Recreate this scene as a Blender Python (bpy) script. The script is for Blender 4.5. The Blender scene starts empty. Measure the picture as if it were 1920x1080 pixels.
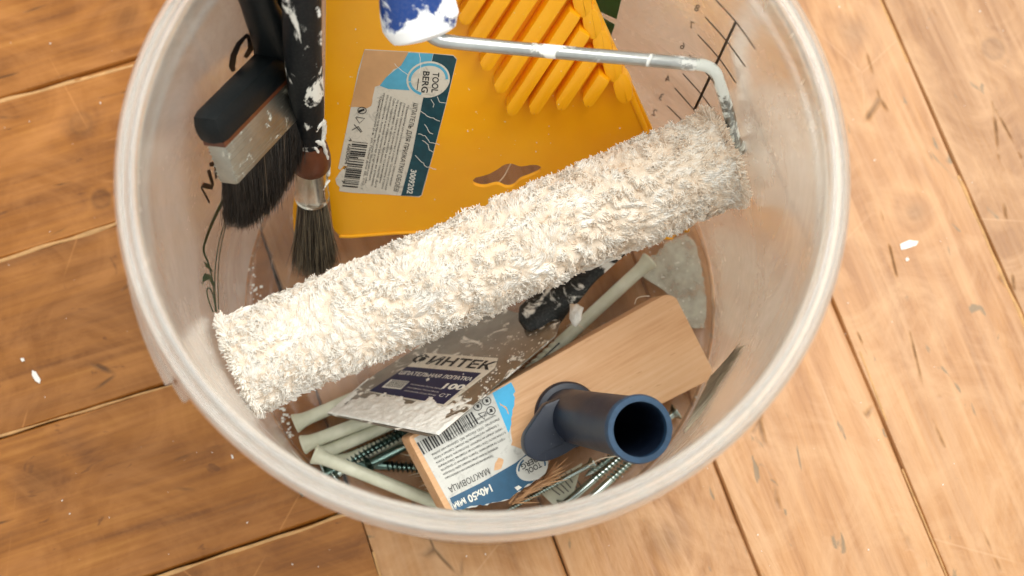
import bpy, bmesh, math, random
import numpy as np
from mathutils import Vector, Matrix, Quaternion, noise
random.seed(7); rng = np.random.default_rng(7)
sc = bpy.context.scene
col = sc.collection
MM = 0.001

# ------------------------------------------------------------------ camera
F = 3072.43                                   # focal length in 1920-px units
CM = np.array([[9.99715780e-01, -5.32838028e-03, -2.32372047e-02],
               [0.0, 9.74703199e-01, -2.23503187e-01],
               [2.38402877e-02, 2.23439663e-01, 9.74426168e-01]])
CP = np.array([-3.480, -176.395, 804.690])   # mm above the floor
cam_d = bpy.data.cameras.new('camera'); cam = bpy.data.objects.new('camera', cam_d); col.objects.link(cam)
cam_d.sensor_width = 36; cam_d.lens = F / 1920 * 36
m4 = Matrix.Identity(4)
for i in range(3):
    for j in range(3): m4[i][j] = CM[i][j]
    m4[i][3] = CP[i] * MM
cam.matrix_world = m4
cam_d.clip_start = 0.02; cam_d.clip_end = 50
cam_d.dof.use_dof = True; cam_d.dof.focus_distance = 0.718; cam_d.dof.aperture_fstop = 8.0
sc.camera = cam

# ------------------------------------------------------------------ light
w = bpy.data.worlds.new('World'); sc.world = w; w.use_nodes = True
bg = w.node_tree.nodes['Background']; bg.inputs[0].default_value = (0.98, 1.0, 0.96, 1); bg.inputs[1].default_value = 1.02
def area(name, loc, target, sx, sy, power, colr):
    l = bpy.data.lights.new(name, 'AREA'); l.shape = 'RECTANGLE'; l.size = sx; l.size_y = sy; l.energy = power; l.color = colr
    o = bpy.data.objects.new(name, l); col.objects.link(o); o.location = loc
    o.rotation_euler = (Vector(target) - Vector(loc)).to_track_quat('-Z', 'Y').to_euler()
    return o
area('window_light', (0.52, 0.42, 1.42), (0.0, 0.0, 0.05), 0.85, 1.05, 22.0, (1.0, 0.98, 0.92))
sc.view_settings.view_transform = 'Standard'; sc.view_settings.look = 'None'
sc.view_settings.exposure = 0.0; sc.view_settings.gamma = 1.0
sc.render.engine = 'CYCLES'
sc.cycles.use_denoising = True
sc.cycles.max_bounces = 14; sc.cycles.transmission_bounces = 12; sc.cycles.transparent_max_bounces = 16; sc.cycles.diffuse_bounces = 10

# ------------------------------------------------------------------ pixel <-> place
def ray(px, py):
    d = CM @ np.array([(px - 960) / F, -(py - 540) / F, -1.0]); return d
def at(px, py, z):
    d = ray(px, py); return CP + (z - CP[2]) / d[2] * d
class Plane:
    def __init__(s, a, b, c):
        s.a = at(*a); s.b = at(*b); s.c = at(*c)
        n = np.cross(s.b - s.a, s.c - s.a); n /= np.linalg.norm(n)
        if n[2] < 0: n = -n
        s.n = n
    def p(s, px, py, lift=0.0):
        d = ray(px, py); t = ((s.a - CP) @ s.n) / (d @ s.n)
        return CP + t * d + s.n * lift
RB, RT, HB = 117.0, 125.0, 235.0              # inner radius at base / top, height
def rin(z): return RB + (RT - RB) * z / HB
def on_wall(px, py, off=0.0):
    """point on the bucket wall (inner radius + off) met by this line of sight, far side"""
    d = ray(px, py); k = (RT - RB) / HB; r0 = RB + off
    # (x)^2+(y)^2 = (r0+k z)^2
    a = d[0]**2 + d[1]**2 - (k * d[2])**2
    b = 2 * (CP[0]*d[0] + CP[1]*d[1] - (r0 + k*CP[2]) * k * d[2])
    c = CP[0]**2 + CP[1]**2 - (r0 + k*CP[2])**2
    D = max(b*b - 4*a*c, 0.0)
    ts = [(-b - math.sqrt(D)) / (2*a), (-b + math.sqrt(D)) / (2*a)]
    best = None
    for t in sorted(ts):
        p = CP + t * d
        if 0 < p[2] < HB + 5 and t > 0:
            best = p
    return best if best is not None else CP + ts[1] * d

# ------------------------------------------------------------------ mesh helpers
def tag(o, label=None, cat=None, group=None, kind=None):
    if label: o['label'] = label
    if cat: o['category'] = cat
    if group: o['group'] = group
    if kind: o['kind'] = kind
    return o
def thing(name, loc_mm, label, cat, group=None):
    o = bpy.data.objects.new(name, None); col.objects.link(o)
    o.empty_display_size = 0.01
    o.location = [c * MM for c in loc_mm]
    return tag(o, label, cat, group)
def offset(parent):
    v = np.zeros(3)
    while parent is not None:
        v = v + np.array(parent.location); parent = parent.parent
    return v
def mk(name, V, Fc, mat, parent=None, smooth=False, kind=None, local=False, bevel=0, tint=None):
    """V in mm in world space (or local=True: parent's space)"""
    V = np.asarray(V, float).reshape(-1, 3) * MM
    if not local: V = V - offset(parent)
    me = bpy.data.meshes.new(name); me.from_pydata(V.tolist(), [], [tuple(int(i) for i in f) for f in Fc]); me.update()
    return fin(name, me, mat, parent, smooth, kind, bevel, tint)
def fin(name, me, mat, parent, smooth, kind=None, bevel=0, tint=None):
    if bevel:
        bm = bmesh.new(); bm.from_mesh(me)
        es = [e for e in bm.edges if len(e.link_faces) == 2 and e.calc_face_angle(0) > 0.5]
        bmesh.ops.bevel(bm, geom=es, offset=bevel * MM, segments=2, affect='EDGES', profile=0.6)
        bmesh.ops.recalc_face_normals(bm, faces=bm.faces[:])
        bm.to_mesh(me); bm.free()
    if smooth:
        me.polygons.foreach_set('use_smooth', [True] * len(me.polygons))
        if smooth == 'auto': me.set_sharp_from_angle(angle=math.radians(38))
    if tint is not None:
        at_ = me.attributes.new('tint', 'FLOAT', 'POINT'); at_.data.foreach_set('value', np.asarray(tint, np.float32))
    me.materials.append(mat)
    o = bpy.data.objects.new(name, me); col.objects.link(o)
    if parent is not None: o.parent = parent
    if kind: o['kind'] = kind
    return o
def np_mesh(name, V, quads):
    me = bpy.data.meshes.new(name); V = (np.asarray(V) * MM).astype(np.float32)
    me.vertices.add(len(V)); me.vertices.foreach_set('co', V.ravel())
    n = len(quads); me.loops.add(n * 4); me.polygons.add(n)
    me.loops.foreach_set('vertex_index', np.asarray(quads, np.int32).ravel())
    me.polygons.foreach_set('loop_start', np.arange(0, n * 4, 4, dtype=np.int32))
    me.update(calc_edges=True); me.validate()
    return me
def strands(name, P0, D0, L, R, bend, mat, parent, segs=3, tips=0.35, tint=None, sides=3, smooth=True, mid=1.0):
    """thin tapering fibres: roots P0, start dirs D0, lengths L, radii R, bend = added direction at tip (all mm, world)"""
    n = len(P0); D0 = D0 / np.linalg.norm(D0, axis=1, keepdims=True)
    rings = []
    P = P0.copy(); D = D0.copy()
    ref = np.where(np.abs(D0[:, 2:3]) < 0.9, np.array([[0, 0, 1.]]), np.array([[1., 0, 0]]))
    for k in range(segs + 1):
        t = k / segs
        a = np.cross(D, ref); a /= np.linalg.norm(a, axis=1, keepdims=True) + 1e-9
        b = np.cross(D, a)
        rr = R * (1 - (1 - tips) * t ** 2) * (mid if 0 < k < segs else 1.0)
        if k == segs: rr = rr * 0.6
        ring = []
        for s in range(sides):
            an = 2 * math.pi * s / sides
            ring.append(P + (a * math.cos(an) + b * math.sin(an)) * rr[:, None])
        rings.append(np.stack(ring, 1))
        if k < segs:
            D = D0 + bend * ((k + 1) / segs)
            D /= np.linalg.norm(D, axis=1, keepdims=True)
            P = P + D * (L / segs)[:, None]
    V = np.stack(rings, 1)                      # n, segs+1, sides, 3
    idx = np.arange(n * (segs + 1) * sides).reshape(n, segs + 1, sides)
    q = []
    for k in range(segs):
        for s in range(sides):
            s2 = (s + 1) % sides
            q.append(np.stack([idx[:, k, s], idx[:, k, s2], idx[:, k + 1, s2], idx[:, k + 1, s]], 1))
    q = np.concatenate(q, 0)
    Vf = V.reshape(-1, 3) - offset(parent) / MM
    me = np_mesh(name, Vf, q)
    tt = None
    if tint is not None: tt = np.repeat(tint, (segs + 1) * sides)
    return fin(name, me, mat, parent, smooth, 'stuff', 0, tt)
def frame_of(d, up=(0, 0, 1)):
    d = np.asarray(d, float); d = d / np.linalg.norm(d)
    a = np.cross(up, d)
    if np.linalg.norm(a) < 1e-4: a = np.cross((0, 1, 0), d)
    a /= np.linalg.norm(a); b = np.cross(d, a)
    return d, a, b
def tube(path, radii, n=24, caps=True, squash=None, up=(0, 0, 1)):
    """swept round tube. path (k,3), radii list; squash (sa, sb) per ring"""
    path = [np.asarray(p, float) for p in path]; k = len(path); V = []; Fc = []
    prev = None
    for i, p in enumerate(path):
        d = path[min(i + 1, k - 1)] - path[max(i - 1, 0)]
        if prev is None: d, a, b = frame_of(d, up)
        else:
            d = d / np.linalg.norm(d); a = prev - d * (prev @ d); a /= np.linalg.norm(a); b = np.cross(d, a)
        prev = a
        r = radii[i] if hasattr(radii, '__len__') else radii
        sa, sb = (squash[i] if squash is not None else (1, 1))
        for s in range(n):
            an = 2 * math.pi * s / n
            V.append(p + a * math.cos(an) * r * sa + b * math.sin(an) * r * sb)
    for i in range(k - 1):
        for s in range(n):
            s2 = (s + 1) % n
            Fc.append((i*n + s, i*n + s2, (i+1)*n + s2, (i+1)*n + s))
    if caps:
        Fc.append(tuple(range(n))[::-1]); Fc.append(tuple((k-1)*n + s for s in range(n)))
    return V, Fc
def spline(pts, m=8):
    pts = [np.asarray(p, float) for p in pts]; out = []
    for i in range(len(pts) - 1):
        p0 = pts[max(i-1, 0)]; p1 = pts[i]; p2 = pts[i+1]; p3 = pts[min(i+2, len(pts)-1)]
        for j in range(m):
            t = j / m
            out.append(0.5 * ((2*p1) + (-p0+p2)*t + (2*p0-5*p1+4*p2-p3)*t*t + (-p0+3*p1-3*p2+p3)*t**3))
    out.append(pts[-1]); return out
def revolve(prof, n=128, a0=0.0, a1=2*math.pi, closed_prof=True):
    full = abs(a1 - a0 - 2*math.pi) < 1e-6
    m = n if full else n + 1; V = []; Fc = []; k = len(prof)
    for i in range(m):
        an = a0 + (a1 - a0) * i / n
        for r, z in prof: V.append((r * math.cos(an), r * math.sin(an), z))
    for i in range(n):
        j = (i + 1) % m
        for q in range(k if closed_prof else k - 1):
            q2 = (q + 1) % k
            Fc.append((i*k + q, j*k + q, j*k + q2, i*k + q2))
    if not full and closed_prof:
        Fc.append(tuple(range(k))); Fc.append(tuple((m-1)*k + q for q in range(k))[::-1])
    return V, Fc
def box(c, ax, ay, az):
    """box centre c with half-vectors"""
    c, ax, ay, az = [np.asarray(v, float) for v in (c, ax, ay, az)]
    V = [c + sx*ax + sy*ay + sz*az for sz in (-1, 1) for sy in (-1, 1) for sx in (-1, 1)]
    return V, [(0,2,3,1), (4,5,7,6), (0,1,5,4), (2,6,7,3), (0,4,6,2), (1,3,7,5)]
def slab(top, nrm, t):
    """polygon (list of 3D) extruded by -nrm*t"""
    top = [np.asarray(p, float) for p in top]; k = len(top)
    V = top + [p - np.asarray(nrm) * t for p in top]
    Fc = [tuple(range(k)), tuple(range(2*k - 1, k - 1, -1))]
    for i in range(k): Fc.append((i, i + k, (i+1) % k + k, (i+1) % k))
    return V, Fc
def fillet(pts, rad, seg=5):
    """round the corners of a 2D polygon; rad scalar or list"""
    out = []; n = len(pts)
    for i in range(n):
        p = np.array(pts[i], float); a = np.array(pts[i-1], float); b = np.array(pts[(i+1) % n], float)
        r = rad[i] if hasattr(rad, '__len__') else rad
        if r <= 0: out.append(p); continue
        ua = (a-p)/np.linalg.norm(a-p); ub = (b-p)/np.linalg.norm(b-p)
        d = min(r, np.linalg.norm(a-p)*0.49, np.linalg.norm(b-p)*0.49)
        for j in range(seg + 1):
            t = j/seg; out.append((1-t)**2*(p+ua*d) + 2*t*(1-t)*p + t*t*(p+ub*d))
    return out
def jitter(pts, amp, step=6.0, close=True):
    """break straight sides of a 2D outline into torn wobbly ones"""
    out = []; n = len(pts)
    for i in range(n if close else n - 1):
        a = np.array(pts[i], float); b = np.array(pts[(i+1) % n], float); L = np.linalg.norm(b-a)
        k = max(1, int(L/step))
        for j in range(k):
            p = a + (b-a)*j/k
            out.append(p + (rng.normal(0, amp, 2) if j else 0))
    if not close: out.append(np.array(pts[-1], float))
    return out
class Acc:
    def __init__(s): s.V = []; s.F = []
    def add(s, VF):
        o = len(s.V); s.V += [np.asarray(v, float) for v in VF[0]]; s.F += [tuple(i + o for i in f) for f in VF[1]]; return s
def text2d(txt, bold=0.0):
    cu = bpy.data.curves.new('t', 'FONT'); cu.body = txt; cu.size = 1.0; cu.offset = bold; cu.resolution_u = 3
    ob = bpy.data.objects.new('t', cu); col.objects.link(ob)
    dg = bpy.context.evaluated_depsgraph_get(); dg.update()
    me = bpy.data.meshes.new_from_object(ob.evaluated_get(dg))
    V = np.array([v.co[:2] for v in me.vertices]) if len(me.vertices) else np.zeros((0, 2))
    Fc = [tuple(p.vertices) for p in me.polygons]
    bpy.data.objects.remove(ob); bpy.data.curves.remove(cu); bpy.data.meshes.remove(me)
    return V, Fc
def ptext(pl, txt, p0, p1, h, lift, up=None, bold=0.0, fit=True):
    """lettering on a plane: baseline from pixel p0 to p1, cap height h pixels"""
    V, Fc = text2d(txt, bold)
    if not len(V): return [], []
    p0 = np.array(p0, float); p1 = np.array(p1, float); d = p1 - p0
    if up is None: up = np.array([d[1], -d[0]]) / np.linalg.norm(d)
    else: up = np.array(up, float) / np.linalg.norm(up)
    x0, x1 = V[:, 0].min(), V[:, 0].max(); cap = 0.70
    sx = 1.0 / (x1 - x0) if fit else h / cap / np.linalg.norm(d)
    out = []
    for x, y in V:
        q = p0 + d * (x - x0) * sx + up * (y / cap * h)
        out.append(pl.p(q[0], q[1], lift))
    return out, Fc
def ppoly(pl, pts, lift):
    return [pl.p(x, y, lift) for x, y in pts], [tuple(range(len(pts)))]
def pline(pl, pts, wpx, lift):
    pts = [np.array(p, float) for p in pts]; L = []; Rr = []
    for i, p in enumerate(pts):
        d = pts[min(i+1, len(pts)-1)] - pts[max(i-1, 0)]; d /= np.linalg.norm(d) + 1e-9
        n = np.array([-d[1], d[0]]) * (wpx[i] if hasattr(wpx, '__len__') else wpx) / 2
        L.append(p + n); Rr.append(p - n)
    V = [pl.p(*q, lift) for q in L] + [pl.p(*q, lift) for q in Rr]; k = len(pts)
    return V, [(i, i+1, k+i+1, k+i) for i in range(k-1)]
def circ_px(c, rx, ry=None, n=28, a0=0, a1=360, rot=0):
    ry = ry or rx; out = []
    for i in range(n):
        a = math.radians(a0 + (a1-a0) * i / (n if a1-a0 == 360 else n-1))
        x, y = rx*math.cos(a), ry*math.sin(a); r = math.radians(rot)
        out.append((c[0] + x*math.cos(r) - y*math.sin(r), c[1] + x*math.sin(r) + y*math.cos(r)))
    return out

# ------------------------------------------------------------------ materials
def srgb(r, g, b):
    f = lambda c: (c/255/12.92) if c/255 <= 0.04045 else ((c/255 + 0.055)/1.055)**2.4
    return (f(r), f(g), f(b), 1)
class N:
    def __init__(s, name):
        s.m = bpy.data.materials.new(name); s.m.use_nodes = True; s.t = s.m.node_tree; s.n = s.t.nodes; s.l = s.t.links
        s.b = s.n['Principled BSDF']; s.out = s.n['Material Output']
    def new(s, t, **kw):
        nd = s.n.new(t)
        for k, v in kw.items(): setattr(nd, k, v)
        return nd
    def put(s, sock, v):
        if hasattr(v, 'is_output') or isinstance(v, bpy.types.NodeSocket): s.l.new(v, sock)
        elif v is not None: sock.default_value = v
    def coord(s, kind='Object', scale=None, rot=None):
        tc = s.new('ShaderNodeTexCoord'); o = tc.outputs[kind]
        if scale is not None:
            mp = s.new('ShaderNodeMapping'); s.l.new(o, mp.inputs[0]); mp.inputs['Scale'].default_value = scale
            if rot: mp.inputs['Rotation'].default_value = rot
            o = mp.outputs[0]
        return o
    def noise(s, vec, scale, detail=4, rough=0.55, dist=0.0):
        nd = s.new('ShaderNodeTexNoise'); s.l.new(vec, nd.inputs['Vector'])
        nd.inputs['Scale'].default_value = scale; nd.inputs['Detail'].default_value = detail
        nd.inputs['Roughness'].default_value = rough; nd.inputs['Distortion'].default_value = dist
        return nd.outputs[0]
    def ramp(s, f, stops):
        nd = s.new('ShaderNodeValToRGB'); s.l.new(f, nd.inputs[0]); e = nd.color_ramp.elements
        while len(e) < len(stops): e.new(0.5)
        for i, (p, c) in enumerate(stops): e[i].position = p; e[i].color = c if hasattr(c, '__len__') else (c, c, c, 1)
        return nd.outputs[0]
    def math(s, op, a, b=None, c=None, clamp=False):
        nd = s.new('ShaderNodeMath', operation=op); nd.use_clamp = clamp
        for i, v in enumerate((a, b, c)):
            if v is not None: s.put(nd.inputs[i], v)
        return nd.outputs[0]
    def mix(s, f, a, b, blend='MIX'):
        nd = s.new('ShaderNodeMix', data_type='RGBA', blend_type=blend)
        s.put(nd.inputs[0], f); s.put(nd.inputs[6], a); s.put(nd.inputs[7], b); return nd.outputs[2]
    def bump(s, h, strength=0.3, dist=0.001):
        nd = s.new('ShaderNodeBump'); s.l.new(h, nd.inputs['Height']); nd.inputs['Strength'].default_value = strength
        nd.inputs['Distance'].default_value = dist; s.l.new(nd.outputs[0], s.b.inputs['Normal']); return nd
    def base(s, c=None, rough=None, metal=None, spec=None, **kw):
        if c is not None: s.put(s.b.inputs['Base Color'], c)
        if rough is not None: s.put(s.b.inputs['Roughness'], rough)
        if metal is not None: s.put(s.b.inputs['Metallic'], metal)
        if spec is not None: s.put(s.b.inputs['Specular IOR Level'], spec)
        for k, v in kw.items(): s.put(s.b.inputs[k], v)
        return s.m
def plain(name, c, rough=0.5, metal=0.0, var=0.12, scale=300, spec=0.5, bump=0.0):
    n = N(name); v = n.coord(); f = n.noise(v, scale, 5)
    dark = tuple(x * (1 - var) for x in c[:3]) + (1,); lite = tuple(min(1, x * (1 + var)) for x in c[:3]) + (1,)
    n.base(n.ramp(f, [(0.3, dark), (0.7, lite)]), rough, metal, spec)
    if bump: n.bump(f, bump, 0.0005)
    return n.m
def smeared(name, c, paint, rough=0.4, lo=0.60, hi=0.64, scale=60, stretch=(1, 1, 1), dust=0.1):
    """an object colour with dried splashes of paint on it"""
    n = N(name); v = n.coord(scale=stretch)
    f = n.noise(v, scale, 8, 0.62, 0.6); k = n.ramp(f, [(lo, 0.0), (hi, 1.0)])
    g = n.noise(n.coord(), 900, 3); d = n.math('MULTIPLY', n.ramp(g, [(0.45, 0.0), (0.8, 1.0)]), dust)
    c2 = n.mix(d, c, (0.35, 0.33, 0.30, 1))
    n.base(n.mix(k, c2, paint), n.math('ADD', n.math('MULTIPLY', k, 0.3), rough), spec=0.22); n.bump(k, 0.5, 0.0006)
    return n.m

def wood_floor(name, cols, knots, worn):
    """boards: grain along local X, growth rings swirl about knots (world positions in m)"""
    n = N(name)
    geo = n.new('ShaderNodeNewGeometry'); oi = n.new('ShaderNodeObjectInfo')
    tc = n.new('ShaderNodeTexCoord'); loc = tc.outputs['Object']
    bump_k = None; knot_dark = None
    for (kx, ky, kr) in knots:
        vm = n.new('ShaderNodeVectorMath', operation='DISTANCE'); n.l.new(geo.outputs['Position'], vm.inputs[0]); vm.inputs[1].default_value = (kx, ky, 0)
        d = n.math('DIVIDE', vm.outputs['Value'], kr)
        e = n.math('POWER', 2.718, n.math('MULTIPLY', n.math('MULTIPLY', d, d), -0.35))
        bump_k = e if bump_k is None else n.math('ADD', bump_k, e)
        e2 = n.math('POWER', 2.718, n.math('MULTIPLY', n.math('MULTIPLY', d, d), -1.6))
        if kr < 0.006:
            dr = n.math('MULTIPLY', n.math('SUBTRACT', d, 0.95), 3.6)
            e2 = n.math('ADD', n.math('MULTIPLY', e2, 0.8), n.math('MULTIPLY', n.math('POWER', 2.718, n.math('MULTIPLY', n.math('MULTIPLY', dr, dr), -1.0)), 0.9))
        knot_dark = e2 if knot_dark is None else n.math('ADD', knot_dark, e2)
    rnd = n.math('MULTIPLY', oi.outputs['Random'], 37.0)
    cmb = n.new('ShaderNodeCombineXYZ'); n.l.new(rnd, cmb.inputs[0]); n.l.new(rnd, cmb.inputs[2])
    add = n.new('ShaderNodeVectorMath', operation='ADD'); n.l.new(loc, add.inputs[0]); n.l.new(cmb.outputs[0], add.inputs[1])
    mp = n.new('ShaderNodeMapping'); n.l.new(add.outputs[0], mp.inputs[0]); mp.inputs['Scale'].default_value = (3.2, 26, 26)
    low = n.noise(mp.outputs[0], 1.0, 2, 0.5, 0.3)
    field = n.math('ADD', n.math('MULTIPLY', low, 5.0), n.math('MULTIPLY', bump_k, 1.5))
    ring = n.math('FRACT', field); ring = n.math('ABSOLUTE', n.math('SUBTRACT', ring, 0.5))    # 0..0.5
    mp2 = n.new('ShaderNodeMapping'); n.l.new(add.outputs[0], mp2.inputs[0]); mp2.inputs['Scale'].default_value = (12, 420, 100)
    fine = n.noise(mp2.outputs[0], 1.0, 5, 0.6)
    mp3 = n.new('ShaderNodeMapping'); n.l.new(add.outputs[0], mp3.inputs[0]); mp3.inputs['Scale'].default_value = (9, 34, 10)
    blotch = n.noise(mp3.outputs[0], 1.0, 6, 0.62, 1.2)
    g = n.math('ADD', n.math('MULTIPLY', ring, 0.34), n.math('MULTIPLY', fine, 0.50))
    g = n.math('ADD', g, n.math('MULTIPLY', blotch, 0.75))
    c = n.ramp(g, [(0.46, cols[0]), (0.64, cols[1]), (0.80, cols[2]), (0.98, cols[3])])
    # per board tone
    hv = n.new('ShaderNodeHueSaturation'); n.l.new(c, hv.inputs['Color'])
    n.l.new(n.math('ADD', n.math('MULTIPLY', oi.outputs['Random'], 0.30), 0.86), hv.inputs['Value'])
    c = n.mix(n.math('MULTIPLY', knot_dark, 0.5, clamp=True), hv.outputs[0], tuple(x*0.5 for x in cols[0][:3]) + (1,))
    mp7 = n.new('ShaderNodeMapping'); n.l.new(add.outputs[0], mp7.inputs[0]); mp7.inputs['Scale'].default_value = (5, 130, 60)
    stk = n.ramp(n.noise(mp7.outputs[0], 1.0, 3, 0.5, 0.6), [(0.50, 0.0), (0.68, 1.0)])
    c = n.mix(n.math('MULTIPLY', stk, worn[0]*0.55), c, worn[1])
    grit = n.ramp(n.noise(loc, 700, 2), [(0.74, 0.0), (0.78, 0.6)])
    c = n.mix(grit, c, tuple(x*0.6 for x in cols[0][:3]) + (1,))
    # worn pale patches and grey dirt in old dents
    wn = n.noise(loc, 22, 7, 0.65, 1.5)
    c = n.mix(n.math('MULTIPLY', n.ramp(wn, [(0.44, 0.0), (0.72, 1.0)]), worn[0]), c, worn[1])
    mp4 = n.new('ShaderNodeMapping'); n.l.new(add.outputs[0], mp4.inputs[0]); mp4.inputs['Scale'].default_value = (26, 70, 20)
    dn = n.noise(mp4.outputs[0], 1.0, 4, 0.5, 2.2)
    c = n.mix(n.math('MULTIPLY', n.ramp(dn, [(0.675, 0.0), (0.72, 1.0)]), worn[2]), c, worn[3])
    # dark hair cracks
    vo = n.new('ShaderNodeTexVoronoi', feature='DISTANCE_TO_EDGE'); mp5 = n.new('ShaderNodeMapping'); n.l.new(add.outputs[0], mp5.inputs[0])
    mp5.inputs['Scale'].default_value = (7, 26, 10); n.l.new(mp5.outputs[0], vo.inputs['Vector']); vo.inputs['Scale'].default_value = 1.0
    cr = n.math('MULTIPLY', n.ramp(vo.outputs[0], [(0.0, 1.0), (0.018, 0.0)]), n.ramp(n.noise(loc, 30, 3), [(0.56, 0.0), (0.66, 0.7)]))
    c = n.mix(cr, c, (0.06, 0.03, 0.012, 1))
    # old pale scratches
    mp6 = n.new('ShaderNodeMapping'); n.l.new(geo.outputs['Position'], mp6.inputs[0]); mp6.inputs['Scale'].default_value = (5, 4, 1); mp6.inputs['Rotation'].default_value = (0, 0, 0.7)
    v2 = n.new('ShaderNodeTexVoronoi', feature='DISTANCE_TO_EDGE'); n.l.new(mp6.outputs[0], v2.inputs['Vector']); v2.inputs['Scale'].default_value = 1.7
    scr = n.math('MULTIPLY', n.ramp(v2.outputs[0], [(0.0, 1.0), (0.004, 0.0)]), n.ramp(n.noise(loc, 14, 2), [(0.5, 0.0), (0.58, 0.5)]))
    c = n.mix(scr, c, worn[1])
    rough = n.math('ADD', n.math('MULTIPLY', wn, worn[4]), worn[5])
    n.base(c, rough, 0.0, 0.38)
    h = n.math('ADD', n.math('MULTIPLY', fine, 0.25), n.math('SUBTRACT', n.math('MULTIPLY', blotch, 1.6), n.math('MULTIPLY', cr, 1.5)))
    n.bump(h, 0.55, 0.0012)
    return n.m
wk = [at(152, 232, 0)*MM, at(190, 374, 0)*MM, at(70, 900, 0)*MM, at(240, 30, 0)*MM]
M_left = wood_floor('varnished_pine_dark', [srgb(120, 70, 24), srgb(142, 86, 30), srgb(159, 99, 37), srgb(178, 118, 52)],
    [(wk[0][0], wk[0][1], .0055), (wk[1][0], wk[1][1], .0045), (wk[2][0], wk[2][1], .012), (wk[3][0], wk[3][1], .012)],
    (0.35, srgb(205, 140, 78), 0.55, srgb(92, 54, 26), 0.25, 0.22))
wk = [at(1862, 92, 0)*MM, at(1716, 398, 0)*MM, at(1600, 60, 0)*MM, at(1250, 1010, 0)*MM]
M_right = wood_floor('worn_pine_pale', [srgb(144, 96, 53), srgb(164, 114, 67), srgb(178, 128, 80), srgb(192, 146, 100)],
    [(wk[0][0], wk[0][1], .0055), (wk[1][0], wk[1][1], .007), (wk[2][0], wk[2][1], .010), (wk[3][0], wk[3][1], .012)],
    (0.7, srgb(206, 162, 120), 0.85, srgb(128, 108, 80), 0.20, 0.29))

def milk(name, tint, dens, rough, transp):
    """milky polypropylene: part of the light goes straight through, part is scattered"""
    n = N(name); v = n.coord()
    f = n.noise(v, 26, 5, 0.6, 0.4)
    n.b.inputs['Base Color'].default_value = tint
    n.b.inputs['Transmission Weight'].default_value = 1.0; n.b.inputs['IOR'].default_value = 1.45
    n.l.new(n.math('ADD', n.math('MULTIPLY', f, 0.12), rough), n.b.inputs['Roughness'])
    tr = n.new('ShaderNodeBsdfTranslucent'); tr.inputs[0].default_value = tint
    df = n.new('ShaderNodeBsdfDiffuse'); df.inputs[0].default_value = tint
    tp = n.new('ShaderNodeBsdfTransparent'); tp.inputs[0].default_value = (0.93, 0.92, 0.90, 1)
    m1 = n.new('ShaderNodeMixShader'); m1.inputs[0].default_value = 0.5; n.l.new(tr.outputs[0], m1.inputs[1]); n.l.new(df.outputs[0], m1.inputs[2])
    m2 = n.new('ShaderNodeMixShader'); n.l.new(n.b.outputs[0], m2.inputs[1]); n.l.new(m1.outputs[0], m2.inputs[2])
    sm = n.noise(v, 9, 6, 0.7, 1.0)
    n.l.new(n.math('ADD', n.math('MULTIPLY', n.ramp(sm, [(0.40, 0.0), (0.75, 1.0)]), 0.20), dens), m2.inputs[0])
    m3 = n.new('ShaderNodeMixShader'); m3.inputs[0].default_value = transp; n.l.new(m2.outputs[0], m3.inputs[1]); n.l.new(tp.outputs[0], m3.inputs[2])
    n.l.new(m3.outputs[0], n.out.inputs[0])
    return n.m
M_wall = milk('milky_plastic', (0.985, 0.98, 0.95, 1), 0.19, 0.20, 0.32)
M_base = milk('milky_plastic_base', (0.93, 0.90, 0.85, 1), 0.03, 0.10, 0.52)
M_rim = milk('milky_plastic_rim', (0.985, 0.98, 0.95, 1), 0.22, 0.16, 0.30)

M_yel = N('yellow_plastic'); _v = M_yel.coord()
_f = M_yel.noise(_v, 40, 4); _sp = M_yel.ramp(M_yel.noise(_v, 420, 2), [(0.74, 0.0), (0.76, 1.0)])
_c = M_yel.mix(_sp, M_yel.ramp(_f, [(0.3, srgb(242, 166, 4)), (0.7, srgb(248, 176, 10))]), srgb(240, 214, 160))
M_yel.base(_c, 0.36, **{'Subsurface Weight': 0.12, 'Subsurface Radius': (0.004, 0.002, 0.0005), 'Subsurface Scale': 1.0}); M_yel.bump(M_yel.noise(_v, 800, 3), 0.06, 0.0003); M_yel = M_yel.m
WHITE = srgb(236, 234, 226)
M_black = smeared('black_handle_paint_flecked', (0.004, 0.006, 0.007, 1), WHITE, 0.42, 0.71, 0.73, 90, dust=0.015)
M_blacks = smeared('black_handle_smeared', (0.004, 0.006, 0.008, 1), WHITE, 0.5, 0.55, 0.58, 62, (1.6, 0.8, 0.8), dust=0.05)
M_knifeh = smeared('black_plastic_plastered', (0.015, 0.017, 0.017, 1), srgb(225, 224, 216), 0.42, 0.56, 0.62, 75, dust=0.12)
M_blue = smeared('blue_handle_smeared', srgb(36, 66, 130), srgb(244, 244, 244), 0.35, 0.44, 0.49, 34, dust=0.1)
n = N('navy_plastic'); v = n.coord(); f = n.noise(v, 45, 6, 0.65); sp = n.ramp(n.noise(v, 520, 2), [(0.755, 0.0), (0.77, 1.0)]); sc2 = n.ramp(n.noise(n.coord('Object', (900, 60, 60)), 1.0, 2), [(0.70, 0.0), (0.74, 0.25)])
cc = n.ramp(f, [(0.3, srgb(14, 24, 42)), (0.7, srgb(22, 34, 54))]); cc = n.mix(sc2, cc, srgb(90, 100, 112)); cc = n.mix(sp, cc, srgb(150, 154, 156))
n.base(cc, n.math('ADD', n.math('MULTIPLY', f, 0.25), 0.3)); n.bump(f, 0.08, 0.0004); M_navy = n.m
M_navy_rim = plain('blue_plastic_worn_edge', srgb(38, 68, 96), 0.5, var=0.2, scale=400)
M_brown = plain('brown_plastic', srgb(92, 50, 30), 0.3, var=0.15)
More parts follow.
